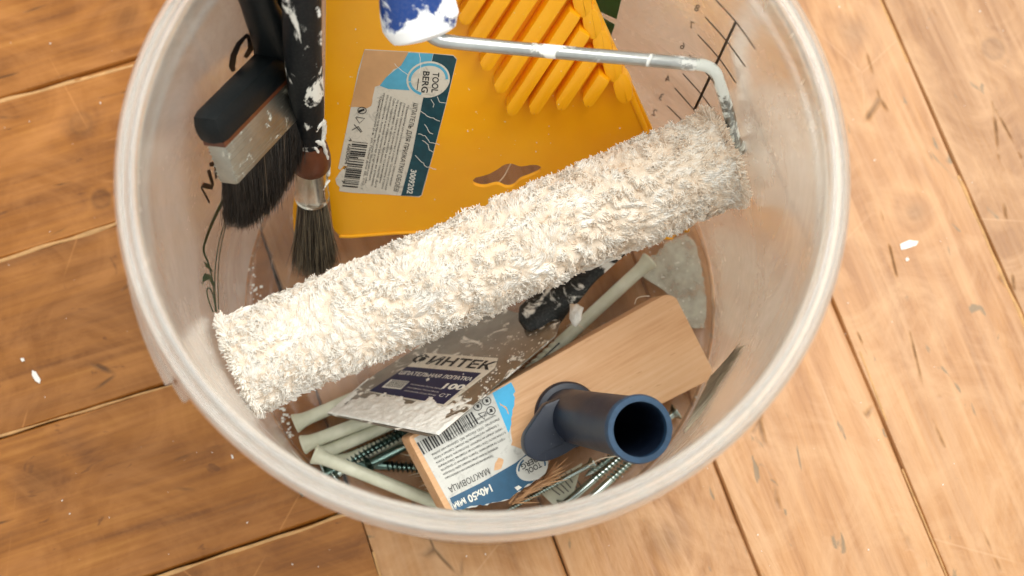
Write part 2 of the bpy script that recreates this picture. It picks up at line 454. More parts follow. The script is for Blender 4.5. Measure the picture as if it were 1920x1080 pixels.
def steel(name, c, rough, stretch, spots=None, sc_=1.0):
    n = N(name); v = n.coord(scale=stretch); f = n.noise(v, 60*sc_, 6, 0.65)
    cc = n.ramp(f, [(0.3, tuple(x*0.7 for x in c[:3]) + (1,)), (0.7, c)]); r = rough; me = 1.0
    if spots:
        k = n.ramp(n.noise(n.coord(), spots[0], 8, 0.65, 0.8), [(spots[1], 0.0), (spots[1] + 0.05, 1.0)])
        cc = n.mix(k, cc, spots[2]); me = n.math('SUBTRACT', 1.0, k); r = n.math('ADD', n.math('MULTIPLY', k, 0.45), rough)
        n.bump(k, 0.5, 0.0005)
    else: n.bump(f, 0.15, 0.0003)
    return n.base(cc, r, me)
M_ferr = steel('brushed_ferrule', srgb(226, 222, 210), 0.22, (1, 1, 1), (220, 0.66, srgb(230, 228, 218)))
M_ferr2 = steel('brushed_ferrule_plain', srgb(186, 184, 174), 0.40, (1, 1, 1), (160, 0.60, srgb(196, 192, 178)))
M_rod = steel('galvanised_rod', srgb(200, 202, 200), 0.30, (1, 1, 1), (75, 0.55, srgb(236, 236, 230)))
M_rodw = steel('painted_rod', srgb(170, 172, 168), 0.35, (1, 1, 1), (110, 0.44, srgb(224, 226, 218)))
M_blade = steel('plastered_blade', srgb(168, 166, 158), 0.38, (1, 1, 1), (100, 0.56, srgb(226, 222, 212)))
M_zinc = steel('zinc_steel', srgb(190, 204, 198), 0.22, (1, 1, 1))
M_zincd = steel('dark_zinc_steel', srgb(96, 118, 112), 0.28, (1, 1, 1))
n = N('dried_white_plaster'); v = n.coord(); f = n.noise(v, 260, 8, 0.7)
n.base(n.ramp(f, [(0.3, srgb(216, 214, 206)), (0.7, srgb(246, 245, 240))]), 0.8); n.bump(f, 0.8, 0.0012); M_plaster = n.m
n = N('plug_plastic'); v = n.coord(); f = n.noise(v, 90, 5)
n.base(n.ramp(f, [(0.3, srgb(188, 190, 168)), (0.7, srgb(214, 215, 196))]), 0.42, **{'Subsurface Weight': 0.25, 'Subsurface Radius': (0.002, 0.002, 0.0015), 'Subsurface Scale': 1.0}); M_plug = n.m
n = N('beech_block'); v = n.coord('Object', (1, 1, 1))
f1 = n.noise(n.coord('Object', (28, 620, 620)), 1.0, 4, 0.6); f2 = n.noise(n.coord('Object', (5, 40, 40)), 1.0, 3, 0.5, 0.5); f3 = n.noise(v, 60, 6, 0.6)
g = n.math('ADD', n.math('MULTIPLY', f1, 0.55), n.math('ADD', n.math('MULTIPLY', f2, 0.5), n.math('MULTIPLY', f3, 0.15)))
fl = n.ramp(n.noise(n.coord('Object', (90, 700, 500)), 1.0, 3, 0.5), [(0.66, 0.0), (0.72, 0.55)])
c = n.ramp(g, [(0.42, srgb(196, 146, 100)), (0.58, srgb(212, 166, 122)), (0.78, srgb(222, 182, 142))])
c = n.mix(fl, c, srgb(176, 118, 70)); n.base(c, 0.55); n.bump(f1, 0.25, 0.0004); M_beech = n.m
def tinted(name, c0, c1, rough, spec=0.3, **kw):
    n = N(name); a = n.new('ShaderNodeAttribute'); a.attribute_name = 'tint'
    return n.base(n.ramp(a.outputs['Fac'], [(0.0, c0), (1.0, c1)]), rough, 0.0, spec, **kw)
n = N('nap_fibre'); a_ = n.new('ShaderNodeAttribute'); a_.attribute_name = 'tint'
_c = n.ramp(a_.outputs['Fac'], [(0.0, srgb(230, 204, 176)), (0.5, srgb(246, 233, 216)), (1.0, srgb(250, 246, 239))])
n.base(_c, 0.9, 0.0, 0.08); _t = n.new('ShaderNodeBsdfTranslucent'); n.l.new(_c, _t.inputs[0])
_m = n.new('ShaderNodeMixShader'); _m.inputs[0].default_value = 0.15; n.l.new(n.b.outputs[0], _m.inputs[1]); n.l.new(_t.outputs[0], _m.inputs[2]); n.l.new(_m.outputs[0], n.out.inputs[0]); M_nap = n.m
M_napbase = plain('nap_backing', srgb(222, 206, 187), 0.9, var=0.05, scale=500, bump=0.8)
M_hair_d = tinted('dark_bristle', srgb(20, 15, 12), srgb(120, 100, 80), 0.4, 0.5)
M_hair_t = tinted('tan_bristle', srgb(28, 24, 20), srgb(176, 158, 128), 0.45, 0.5)
M_hair_g = tinted('grey_bristle', srgb(168, 154, 130), srgb(220, 210, 188), 0.5, 0.4)
def paper(name, c):
    n = N(name); v = n.coord(); a = n.noise(v, 130, 8, 0.72, 1.4); b = n.noise(v, 36, 6, 0.6, 0.8)
    k = n.ramp(a, [(0.36, 1.0), (0.46, 0.0)]); k2 = n.ramp(b, [(0.52, 0.0), (0.72, 0.55)])
    cc = n.mix(n.math('MULTIPLY', k, 0.55), c, tuple(x*0.55 for x in c[:3]) + (1,)); cc = n.mix(k2, cc, tuple(x*0.72 for x in c[:3]) + (1,))
    n.base(cc, 0.5); n.bump(a, 0.35, 0.0005); return n.m
M_lab_w = paper('sticker_paper', srgb(214, 208, 194)); M_lab_w2 = paper('sticker_paper_grey', srgb(206, 206, 200))
M_lab_teal = plain('sticker_teal', srgb(8, 66, 78), 0.4, var=0.25, scale=260)
M_lab_teal2 = plain('sticker_petrol', srgb(18, 78, 112), 0.4, var=0.12, scale=260)
M_lab_sky = plain('sticker_sky_blue', srgb(84, 168, 200), 0.4, var=0.08, scale=260)
M_lab_sky2 = plain('sticker_bright_blue', srgb(62, 176, 226), 0.4, var=0.06, scale=260)
M_lab_tan = plain('torn_paper_tan', srgb(206, 158, 110), 0.6, var=0.10, scale=70)
M_lab_navy = plain('sticker_navy', srgb(10, 22, 66), 0.4, var=0.15, scale=260)
M_ink = plain('black_ink', srgb(26, 26, 26), 0.5, var=0.1)
M_inkg = plain('grey_ink', srgb(58, 58, 56), 0.6, var=0.2, scale=900)
M_inkw = plain('white_ink', srgb(224, 224, 216), 0.5, var=0.06)
M_green = plain('green_print', srgb(20, 92, 30), 0.45, var=0.1)
M_dgreen = plain('dark_green_print', srgb(34, 66, 44), 0.45, var=0.2)
M_gap = plain('gap_dust', srgb(40, 24, 14), 0.9, var=0.4, scale=200)
M_fill = plain('seam_putty', srgb(196, 150, 98), 0.8, var=0.2, scale=150, bump=0.5)
M_chip = plain('white_paint_chip', srgb(240, 236, 228), 0.6, var=0.04)
M_film = plain('dried_primer_film', srgb(196, 196, 178), 0.45, var=0.10, scale=60, bump=0.2)
n = N('dried_primer_film'); v = n.coord(); f = n.noise(v, 70, 6, 0.65); n.base(srgb(200, 200, 184), 0.5)
tp = n.new('ShaderNodeBsdfTransparent'); mx = n.new('ShaderNodeMixShader'); n.l.new(n.ramp(f, [(0.35, 0.15), (0.65, 0.75)]), mx.inputs[0]); n.l.new(tp.outputs[0], mx.inputs[1]); n.l.new(n.b.outputs[0], mx.inputs[2]); n.l.new(mx.outputs[0], n.out.inputs[0]); M_film = n.m
M_fluff = plain('pale_thread', srgb(224, 208, 184), 0.6, var=0.05)

# ------------------------------------------------------------------ floor (setting)
floor = mk('floor', [(-1600, -1600, -9), (1600, -1600, -9), (1600, 1600, -9), (-1600, 1600, -9)], [(0, 1, 2, 3)], M_gap)
tag(floor, kind='structure')
def P2(px, py): return at(px, py, 0)[:2]
# direction of the right-hand boards from one long seam, left-hand boards at right angles to the border
dR = P2(1920, 610) - P2(1650, 0); dR /= np.linalg.norm(dR)
if dR[1] > 0: dR = -dR
nR = np.array([-dR[1], dR[0]])
if nR[0] < 0: nR = -nR
dL = P2(215, 420) - P2(0, 487); dL /= np.linalg.norm(dL)
nL = np.array([-dL[1], dL[0]])
border = nR @ P2(695, 1030)
sR = [border] + [nR @ P2(*p) for p in ((1050, 1040), (1392, 1000), (1743, 1000))]
while sR[-1] < 1500: sR.append(sR[-1] + 91 + 4*math.sin(len(sR)))
sL = [nL @ P2(*p) for p in ((290, 1078), (150, 772), (100, 456), (120, 150))]
while sL[-1] < 1500: sL.append(sL[-1] + 82)
sL = list(sorted(sL))
while sL[0] > -1500: sL.insert(0, sL[0] - 82)
def plank(o2, d, nn, u0, u1, v0, v1, mat, seed, g=0.5):
    """one board: local X along the board, slightly wavy bevelled edges"""
    L = u1 - u0; c = o2 + d*(u0+u1)/2 + nn*(v0+v1)/2
    near = abs(u0) < 900 and abs(v0) < 420
    k = 60 if near else 6; V = []; Fc = []
    hw = (v1 - v0)/2
    prof = [(-1, -8.5, 0), (-1, -1.4, 0), (-1, 0, 1.0), (0, 0.25, 0), (1, 0, -1.0), (1, -1.4, 0), (1, -8.5, 0)]
    for i in range(k + 1):
        x = -L/2 + L*i/k
        for s, z, ins in prof:
            wob = (noise.noise(Vector((x*0.02, s*3.1 + seed, 0.3)))*0.9 + noise.noise(Vector((x*0.15, s*5 + seed, 1.7)))*0.45) if s else 0
            V.append((x, s*(hw - g) + ins*1.0 + wob*(0.8 if near else 0), z + (noise.noise(Vector((x*0.01, seed, 0)))*0.35 if s == 0 else 0)))
    q = len(prof)
    for i in range(k):
        for j in range(q - 1): Fc.append((i*q + j, (i+1)*q + j, (i+1)*q + j + 1, i*q + j + 1))
    Fc.append(tuple(range(q))); Fc.append(tuple(k*q + j for j in range(q))[::-1])
    o = mk('plank', V, Fc, mat, None, smooth='auto', local=True)
    o.parent = floor
    o.location = (c[0]*MM, c[1]*MM, 0); o.rotation_euler = (0, 0, math.atan2(d[1], d[0]))
    return o
z2 = np.zeros(2)
R_from, R_to = -700, 900
i0 = 0
for i in range(len(sR) - 1):
    if sR[i] > 620: break
    plank(z2, dR, nR, -700, 700, sR[i], sR[i+1], M_right, 10 + i, 0.25)
# left boards run up to the border; their far ends are cut square there
for i in range(len(sL) - 1):
    if sL[i+1] < -420 or sL[i] > 560: continue
    vm = (sL[i] + sL[i+1])/2
    # u where nR.(d*u + n*v) = border
    ub = (border - nR @ (nL*vm)) / (nR @ dL) - 0.8
    o = plank(z2, dL, nL, ub - 900, ub, sL[i], sL[i+1], M_left, 40 + i)
# putty in the seams
def filler(pa, pb, wmm, seed, side=0.0):
    a = P2(*pa); b = P2(*pb); L = np.linalg.norm(b-a); d = (b-a)/L; nn = np.array([-d[1], d[0]]); k = int(L/2.0); V = []; Fc = []
    for i in range(k + 1):
        c = a + d*L*i/k + nn*side
        w0 = wmm*(0.75 + 0.9*noise.noise(Vector((i*0.12, seed, 0)))) ; w1 = wmm*(0.75 + 0.9*noise.noise(Vector((i*0.10, seed, 5))))
        w0 = max(w0, 0.15); w1 = max(w1, 0.15)
        z = 0.02 + 0.05*noise.noise(Vector((i*0.2, seed, 9)))
        V += [(*(c + nn*w0), -1.2), (*(c + nn*w0*0.8), z), (*(c - nn*w1*0.8), z + 0.03), (*(c - nn*w1), -1.2)]
        if i: 
            for j in range(3): Fc.append((i*4-4+j, i*4+j, i*4+j+1, i*4-3+j))
    o = mk('seam_filler', V, Fc, M_fill, floor, smooth=True); return o
filler((-20, 193), (250, 120), 1.3, 1, -0.7); filler((-20, 494), (222, 417), 1.5, 2, -0.3); filler((-20, 822), (325, 720), 0.7, 3, -0.2)
filler((285, 1082), (655, 960), 1.2, 4, -0.8); filler((1795, 330), (1925, 622), 1.3, 5, 0.3); filler((1640, -20), (1700, 118), 0.9, 6, 0.5)
filler((1610, 660), (1660, 790), 0.8, 7, 0.6); filler((698, 1035), (718, 1100), 0.9, 8, 0.4); filler((1690, 880), (1790, 1120), 0.6, 9, 0.5)

# paint chips lying on the boards
def chip(pts, label, z=0.9):
    c = np.mean(pts, 0); b = at(c[0], c[1], 0.3)
    t = thing('paint_chip', b, label, 'paint chip', 'paint chips on the floorboards')
    top = [at(x, y, z + 0.3*((i*7) % 3)/2) for i, (x, y) in enumerate(jitter(pts, 0.5, 6))]
    mk('flake', *slab(top, (0, 0, 1), 0.5), M_chip, t)
chip([(60, 694), (67, 697), (76, 712), (74, 719), (66, 714), (60, 704)], 'larger diamond-shaped white paint chip on the dark floorboard left of the bucket')
chip([(38, 672), (44, 671), (46, 676), (41, 678)], 'tiny white paint speck on the dark boards just above the larger diamond chip')
chip([(1688, 458), (1706, 450), (1722, 452), (1718, 460), (1700, 466), (1690, 468)], 'flat smeared white paint chip on the pale boards right of the bucket')
chip([(1698, 485), (1702, 482), (1705, 487), (1700, 490)], 'small white paint dot below the smeared chip on the pale boards')
chip([(433, 852), (436, 853), (438, 859), (435, 860)], 'minute white paint sliver on the dark boards below the bucket rim')

# ------------------------------------------------------------------ bucket
bk = thing('plastic_bucket', (0, 0, 0), 'round milky translucent plastic bucket full of painting tools on the wooden floor', 'bucket')
T = 1.3
def prof_wall():
    zs = [6, 40, 80, 120, 160, 200, 225, 233]
    return [(rin(z), z) for z in zs] + [(rin(z) + T, z) for z in reversed(zs)] 
mk('wall', *revolve(prof_wall(), 160), M_wall, bk, smooth='auto')
pb = [(0.01, 3.2), (96, 3.2), (97.5, 3.9), (99, 3.2), (106, 3.2), (107.2, 3.8), (108.4, 3.2), (112.5, 3.2), (115.6, 4.0), (116.9, 6.2),
      (118.4, 6.2), (120.4, 3.4), (120.4, 0.05), (117.2, 0.05), (116.0, 1.9), (0.01, 1.9)]
mk('base', *revolve(pb, 160), M_base, bk, smooth='auto')
pr = [(124.93, 232.9), (125.0, 235.6), (125.6, 237.2), (126.8, 237.6), (128.0, 236.6), (128.8, 234.6), (130.2, 234.6), (131.0, 236.2), (132.2, 236.6), (133.5, 235.2), (134.1, 232.0),
      (134.1, 222.0), (132.9, 222.0), (132.8, 231.6), (131.6, 233.4), (128.2, 233.2), (126.9, 229), (126.6, 222), (126.2, 222), (126.24, 232.9)]
mk('rim', *revolve(pr, 200), M_rim, bk, smooth='auto')
mk('lower_flange', *revolve([(125.9, 214.6), (133.0, 214.6), (133.9, 213.8), (133.9, 211.6), (133.0, 211.0), (125.7, 211.4)], 200), M_rim, bk, smooth='auto')
for k in range(17):                                                     # gussets between the two flanges
    a = math.radians(200 + k*7.4); r0, r1 = 126.7, 133.2
    er = np.array([math.cos(a), math.sin(a), 0]); et = np.array([-math.sin(a), math.cos(a), 0])
    mk('rib', *box(er*(r0+r1)/2 + np.array([0, 0, 218.4]), er*(r1-r0)/2, et*(1.1 if k % 3 else 1.8), (0, 0, 3.6)), M_rim, bk)
# torn-off tab of the tamper strip at the left front of the rim
def arc_slab(a0, a1, r0, r1a, r1b, z0, z1, n=24):
    V = []; Fc = []
    for i in range(n+1):
        t = i/n; a = math.radians(a0 + (a1-a0)*t); r1 = r1a + (r1b-r1a)*t
        for r, z in ((r0, z0), (r1, z0), (r1, z1), (r0, z1)): V.append((r*math.cos(a), r*math.sin(a), z))
        if i:
            for j in range(4): Fc.append((i*4-4+j, i*4+j, i*4+(j+1) % 4, i*4-4+(j+1) % 4))
    Fc.append((0, 1, 2, 3)); Fc.append((n*4+3, n*4+2, n*4+1, n*4)); return V, Fc
mk('tab', *arc_slab(196, 215.5, 133.9, 134.3, 138.2, 226.5, 228.5), M_rim, bk, bevel=0.4)
mk('tab', *arc_slab(206, 218.8, 133.9, 135.2, 136.9, 222.2, 224.6), M_rim, bk, bevel=0.4)
pk = at(331, 712, 229.0); mk('rivet', *tube([pk - np.array([0, 0, .6]), pk + np.array([0, 0, .3])], [1.3, 1.1], 14), plain('brown_speck', srgb(120, 78, 50), 0.6), bk, smooth='auto')
M_scr = plain('scuffed_plastic', srgb(236, 226, 208), 0.6, var=0.05)
def wall_ribbon(pts, wpx, off=-0.15):
    pts = [np.array(p, float) for p in pts]; A = []; B = []
    for i, p in enumerate(pts):
        d = pts[min(i+1, len(pts)-1)] - pts[max(i-1, 0)]; d /= np.linalg.norm(d) + 1e-9
        nn = np.array([-d[1], d[0]]) * (wpx[i] if hasattr(wpx, '__len__') else wpx)/2
        A.append(on_wall(*(p+nn), off)); B.append(on_wall(*(p-nn), off))
    k = len(pts); return A + B, [(i, i+1, k+i+1, k+i) for i in range(k-1)]
def wall_poly(pts, off=-0.15):
    return [on_wall(*p, off) for p in pts], [tuple(range(len(pts)))]
PO = -0.14                                                           # printed on the outside of the wall
def seg(a, b, k=8): return [np.array(a, float) + (np.array(b, float)-np.array(a, float))*i/k for i in range(k+1)]
for pts, wd in ((seg((1379, 42), (1302, 206)), 5), ):
    mk('volume_scale', *wall_ribbon(pts, wd, PO), M_ink, bk)
marks = [((1342, 0), (1380, 42), (1416, 92)), ((1322, 32), (1362, 77), (1397, 125)), ((1308, 65), (1347, 108), (1380, 156)), ((1292, 103), (1330, 144), (1362, 190)),
         ((1280, 138), (1314, 176), (1342, 214)), ((1265, 165), (1302, 207), (1332, 245)), ((1251, 198), (1290, 238), (1320, 276))]
for m in marks:
    mk('volume_mark', *wall_ribbon(spline(m, 6), 2.0, PO), M_ink, bk)
def wall_text(txt, c, h, ang, mirror=True, off=PO, bold=0.0):
    V, Fc = text2d(txt, bold)
    cx, cy = (V[:, 0].min()+V[:, 0].max())/2, (V[:, 1].min()+V[:, 1].max())/2; out = []
    r = math.radians(ang)
    for x, y in V:
        x = (x-cx)*h/0.7*(-1 if mirror else 1); y = -(y-cy)*h/0.7
        out.append(on_wall(c[0] + x*math.cos(r) - y*math.sin(r), c[1] + x*math.sin(r) + y*math.cos(r), off))
    return out, Fc
for s, c in (('8', (1307, 15)), ('7', (1296, 47)), ('6', (1280, 86)), ('4', (1252, 148)), ('3', (1240, 182)), ('2', (1227, 211))):
    mk('numeral', *wall_text(s, c, 13, 25), M_ink, bk)
# black and green print on the left side of the wall
for pp in ([(388, 320), (394, 318), (402, 345), (398, 356), (388, 354), (380, 352), (394, 378), (392, 382), (376, 352), (382, 342), (396, 346)],
           [(392, 306), (404, 301), (408, 304), (407, 332), (404, 338), (402, 320), (402, 312), (394, 312)]):
    mk('printed_letter', *wall_poly(pp, PO), M_ink, bk)
mk('printed_letter', *wall_ribbon([(464, 64), (448, 82), (438, 104), (435, 124), (438, 134)], [5, 10, 12, 12, 8], PO), M_ink, bk)
mk('printed_letter', *wall_ribbon([(463, 64), (470, 78), (470, 92), (460, 108)], [5, 12, 11, 8], PO), M_ink, bk)
mk('printed_curve', *wall_ribbon(spline([(428, 360), (414, 385), (398, 418), (386, 450), (382, 470), (390, 492), (398, 522), (402, 560), (404, 585)], 5), [max(1.5, 7 - i*0.16) for i in range(41)], PO), M_dgreen, bk)
mk('printed_curve', *wall_ribbon(spline([(434, 388), (424, 412), (412, 450), (404, 500), (403, 545), (406, 585)], 5), 1.8, PO), M_dgreen, bk)
mk('printed_curve', *wall_ribbon(spline([(430, 405), (418, 445), (410, 495), (409, 545), (410, 580)], 5), 1.5, PO), M_dgreen, bk)
for pp in ([(382, 490), (392, 496), (400, 510), (396, 508), (386, 500)], [(384, 512), (394, 515), (402, 530), (401, 540), (392, 524), (382, 528), (380, 540), (380, 520)]):
    mk('printed_leaf', *wall_poly(pp, PO), M_dgreen, bk)
mk('printed_leaf', *wall_ribbon(spline([(400, 585), (392, 565), (388, 545), (393, 540), (399, 552), (404, 575)], 4), 2.2, PO), M_dgreen, bk)
# green printed panel on the far wall
for pp in ([(1104, -14), (1168, -14), (1156, 36), (1121, 20), (1110, 2)], [(1121, 28), (1153, 46), (1143, 76), (1128, 50)]):
    mk('printed_panel', *wall_poly(jitter(pp, 0.0, 6), PO), M_green, bk)
for a, b in (((1438, 4), (1431, 22)), ((1487, 62), (1482, 71)), ((1508, 148), (1503, 158)), ((1540, 205), (1535, 214))):
    mk('scuff', *wall_ribbon(seg(a, b, 3), [0.6, 1.6, 2.4, 1.0], -0.12), M_scr, bk)

# ------------------------------------------------------------------ yellow smoothing spatula
YP = Plane((640, 443, 42), (1275, 447, 46), (612, 0, 150))
ys = thing('smoothing_spatula', YP.p(900, 430), 'big yellow plastic spatula with ribbed grip and torn sticker leaning behind the roller', 'spatula')
out = [(612, -90), (610, 120), (608, 250), (614, 330), (626, 444), (760, 436), (905, 440), (1100, 444), (1262, 446), (1282, 432), (1222, 240), (1100, -30), (1070, -90)]
out = fillet(out, [4, 0, 10, 10, 26, 60, 0, 0, 10, 10, 0, 0, 6], 6)
mk('back_flange', *slab([YP.p(*p, -9) for p in fillet([(592, 330), (556, 362), (544, 410), (548, 462), (564, 478), (600, 440)], [4, 10, 20, 10, 6, 4])], YP.n, 1.6), M_yel, ys)
hole = [(892, 333), (905, 328), (928, 323), (938, 312), (958, 307), (975, 311), (985, 316), (1003, 309), (1014, 314), (1012, 322), (990, 332), (976, 334), (966, 348), (950, 352), (938, 347), (925, 345), (908, 352), (893, 349), (886, 341)]
hole = [tuple(p) for p in spline([(892, 333), (915, 327), (932, 318), (946, 309), (960, 307), (976, 312), (1000, 309), (1014, 313), (1012, 322), (994, 331), (976, 338), (962, 350), (948, 352), (932, 346), (908, 351), (890, 347), (886, 340), (892, 333)], 4)][:-1]
# blade as one surface with the hanging hole cut out
bm = bmesh.new()
vo = [bm.verts.new(YP.p(*p)*MM - np.array(ys.location)) for p in out]; vi = [bm.verts.new(YP.p(*p)*MM - np.array(ys.location)) for p in hole]
eo = [bm.edges.new((vo[i], vo[(i+1) % len(vo)])) for i in range(len(vo))] + [bm.edges.new((vi[i], vi[(i+1) % len(vi)])) for i in range(len(vi))]
bmesh.ops.triangle_fill(bm, edges=eo, use_beauty=True)
r = bmesh.ops.extrude_face_region(bm, geom=bm.faces[:])
nv = Vector(YP.n)
for v_ in [g_ for g_ in r['geom'] if isinstance(g_, bmesh.types.BMVert)]: v_.co -= nv * 0.0022
bmesh.ops.recalc_face_normals(bm, faces=bm.faces[:])
me = bpy.data.meshes.new('blade'); bm.to_mesh(me); bm.free()
fin('blade', me, M_yel, ys, False)
mk('edge_bead', *tube([YP.p(*p, 0.2) for p in out[6*4+6:] ][:0] or [YP.p(*p, 0.0) for p in spline([(636, 443), (660, 443), (700, 440), (770, 436), (905, 440), (1100, 444), (1262, 446)], 6)], 0.9, 10), M_yel, ys, smooth=True)
mk('edge_bead', *tube([YP.p(*p, 0.0) for p in seg((1288, 432), (1085, -60), 14)], 1.5, 10), M_yel, ys, smooth=True)
rd = np.array([0.545, -0.838]); rn = np.array([0.838, 0.545])
tips = [(846, -14), (866, 28), (884, 72), (906, 114), (932, 156), (954, 198), (996, 196), (1046, 188), (1096, 182)]
def right_bound(y): return 1074 + 0.46*y
for i, tp in enumerate(tips):
    tp = np.array(tp, float)
    t1 = 20.0
    while True:
        p = tp + rd*t1
        if p[1] < -80 or p[0] > right_bound(p[1]): break
        t1 += 4
    wd = 14 if i > 4 else 15.5
    a = tp; b = tp + rd*t1
    cs = [a - rn*wd + rd*10, a - rn*1 - rd*2, a + rn*wd*0.9 + rd*8, b + rn*wd, b - rn*wd]
    top = [YP.p(*q, 8.6) for q in cs]; bot = [YP.p(*(np.mean(cs, 0) + (np.array(q)-np.mean(cs, 0))*1.03 + rn*(0)), -0.3) for q in cs]
    k = len(cs); V = top + bot; Fc = [tuple(range(k)), tuple(range(2*k-1, k-1, -1))] + [(j, j+k, (j+1) % k + k, (j+1) % k) for j in range(k)]
    mk('rib', V, Fc, M_yel, ys, smooth='auto', bevel=2.2)
# scalloped side grip
for i in range(6):
    c0 = np.array([1168 - i*19, 152 - i*40.0]); 
    sh = [c0 + np.array(d_) for d_ in ((-22, -12), (-8, -34), (8, -26), (18, -2), (16, 22), (2, 30), (-14, 20))]
    sh = fillet(sh, 10, 3); top = [YP.p(*q, 6.6) for q in sh]
    mk('grip_scallop', *slab(top, YP.n, 6.9), M_yel, ys, smooth='auto', bevel=1.4)
# sticker
st = mk('sticker', *slab([YP.p(*p, 0.22) for p in [(684, 92), (772, 97), (850, 103), (857, 110), (838, 190), (812, 290), (791, 366), (786, 369), (720, 364), (662, 361), (636, 358), (637, 350), (631, 345), (629, 335), (636, 324), (641, 318), (652, 312), (645, 310), (638, 318), (634, 315), (650, 240), (660, 190), (672, 130)]], YP.n, 0.2), M_lab_w, ys)
A = Acc(); A.add(ppoly(YP, [(684, 93)] + jitter([(766, 97), (752, 122), (728, 140), (716, 158), (703, 162), (700, 176), (696, 198), (688, 202), (657, 200)], 1.0, 7, False), 0.30)); mk('torn_patch', A.V, A.F, M_lab_tan, st)
A = Acc(); A.add(ppoly(YP, [(766, 98), (812, 100), (797, 170), (760, 168)] + [(728, 166), (712, 160)] + [(724, 144), (752, 122)], 0.34)); mk('blue_band', A.V, A.F, M_lab_sky, st)
A = Acc(); A.add(ppoly(YP, [(813, 100), (850, 104), (856, 111), (837, 190), (811, 290), (790, 365), (785, 367), (752, 366), (772, 292), (792, 190)], 0.36)); mk('teal_band', A.V, A.F, M_lab_teal, st)
lc = (803, 148)
A = Acc(); A.add(ppoly(YP, circ_px(lc, 41, 34, 32, rot=-10), 0.40)); mk('logo_disc', A.V, A.F, M_lab_w, st)
A = Acc(); A.add(pline(YP, circ_px(lc, 35, 28, 24, 185, 372, rot=-10), 5, 0.46)); A.add(pline(YP, circ_px(lc, 35, 28, 14, 120, 182, rot=-10), 5, 0.46)); mk('logo_ring', A.V, A.F, M_lab_sky, st)
A = Acc()
A.add(ptext(YP, 'TOOL', (812, 134), (809, 172), 12, 0.5, up=(1, 0.1), bold=0.02)); A.add(ptext(YP, 'BERG', (794, 132), (790, 172), 12, 0.5, up=(1, 0.1), bold=0.02))
A.add(pline(YP, [(785, 146), (782, 168)], 1.6, 0.5))
A.add(ptext(YP, 'ШПАТЕЛЬ ДЛЯ ПРИЖАТКИ ОБОЕВ', (776, 192), (738, 357), 8.5, 0.5, up=(1, 0.22)))
mk('lettering', A.V, A.F, M_ink, st)
A = Acc(); A.add(ptext(YP, '3009202', (771, 316), (763, 361), 10.5, 0.5, up=(1, 0.2), bold=0.02)); mk('number_print', A.V, A.F, M_inkw, st)
rows = ['Предназначен для разглаживания обоев. Обеспечивает', 'плотное прилегание полотна к стене. Особые условия', 'хранения: хранить в сухом месте. Использовать строго', 'по назначению. Не использовать не по назначению.', 'Срок годности не ограничен. Материал: пластик. Дата', 'изготовления и номер партии указаны на упаковке.', 'Изготовитель: Китай. Импортер и организация,', 'принимающая претензии: Россия, Московская обл.,', 'Одинцовский р-н, ул. Пилия дом 58, стр. 1']
A = Acc()
for i, rw in enumerate(rows):
    a0 = np.array([764 - i*6.4, 196 - i*3.2 if i < 8 else 180]); a1 = a0 + np.array([-36, 160 + i*1.6])*(1.0 if i % 3 else 0.95)
    A.add(ptext(YP, rw, a0, a1, 3.6, 0.5, up=(1, 0.22)))
rs = random.Random(3)
mk('fine_print', A.V, A.F, M_inkg, st)
A = Acc(); u = 0.0
while u < 1:
    bw = rs.choice([0.012, 0.02, 0.03]); a = np.array([690, 267]) + np.array([-19, 84])*u; b = np.array([661, 264]) + np.array([-19, 84])*u
    if 0.30 < u < 0.36: a = a + (b-a)*0.4
    A.add(ppoly(YP, [a, a + np.array([-19, 84])*bw, b + np.array([-19, 84])*bw, b], 0.5)); u += bw + rs.choice([0.015, 0.022, 0.035])
mk('barcode', A.V, A.F, M_ink, st)
A = Acc(); A.add(ptext(YP, '4 680004 6', (655, 258), (644, 316), 6, 0.5, up=(1, 0.1))); A.add(ptext(YP, '7', (641, 336), (640, 342), 6, 0.5, up=(1, 0.1)))
A.add(pline(YP, circ_px((679, 206), 8, 6, 16) + [(687, 206)], 1.4, 0.5)); A.add(ppoly(YP, [(672, 206), (683, 202), (684, 206), (673, 210)], 0.5))
A.add(pline(YP, [(668, 218), (684, 221), (674, 230), (667, 219)], 1.4, 0.5)); A.add(pline(YP, [(660, 243), (672, 236), (679, 246)], 1.4, 0.5)); A.add(pline(YP, [(664, 232), (677, 247)], 1.4, 0.5))
mk('symbol', A.V, A.F, M_ink, st)
A = Acc()
for c_ in ([(787, 206), (800, 216), (813, 220), (825, 226)], [(784, 250), (797, 253), (806, 266), (824, 270)], [(796, 232), (806, 248), (812, 250)], [(779, 290), (790, 302), (800, 312), (818, 316)], [(820, 180), (824, 190), (836, 192)], [(808, 185), (814, 194), (812, 200)], [(792, 262), (803, 270), (805, 280), (812, 284)]):
    A.add(pline(YP, jitter(c_, 0.7, 4, False), 1.1, 0.5))
for c_ in ([(786, 98), (789, 120), (786, 136)], [(740, 118), (752, 130), (765, 140)]): A.add(pline(YP, jitter(c_, 0.6, 4, False), 1.0, 0.48))
mk('crack', A.V, A.F, M_inkw, st)

# ------------------------------------------------------------------ roller
A0 = at(444, 688, 110); A1 = at(1362, 292, 121)
ra = A1 - A0; RL = np.linalg.norm(ra); ux, ua, ub = frame_of(ra)
rt = thing('paint_roller', (A0 + A1)/2, 'long fluffy cream paint roller on a bent steel frame with blue handle', 'paint roller')
nst = 135000
s = rng.random(nst); th = rng.random(nst)*2*math.pi
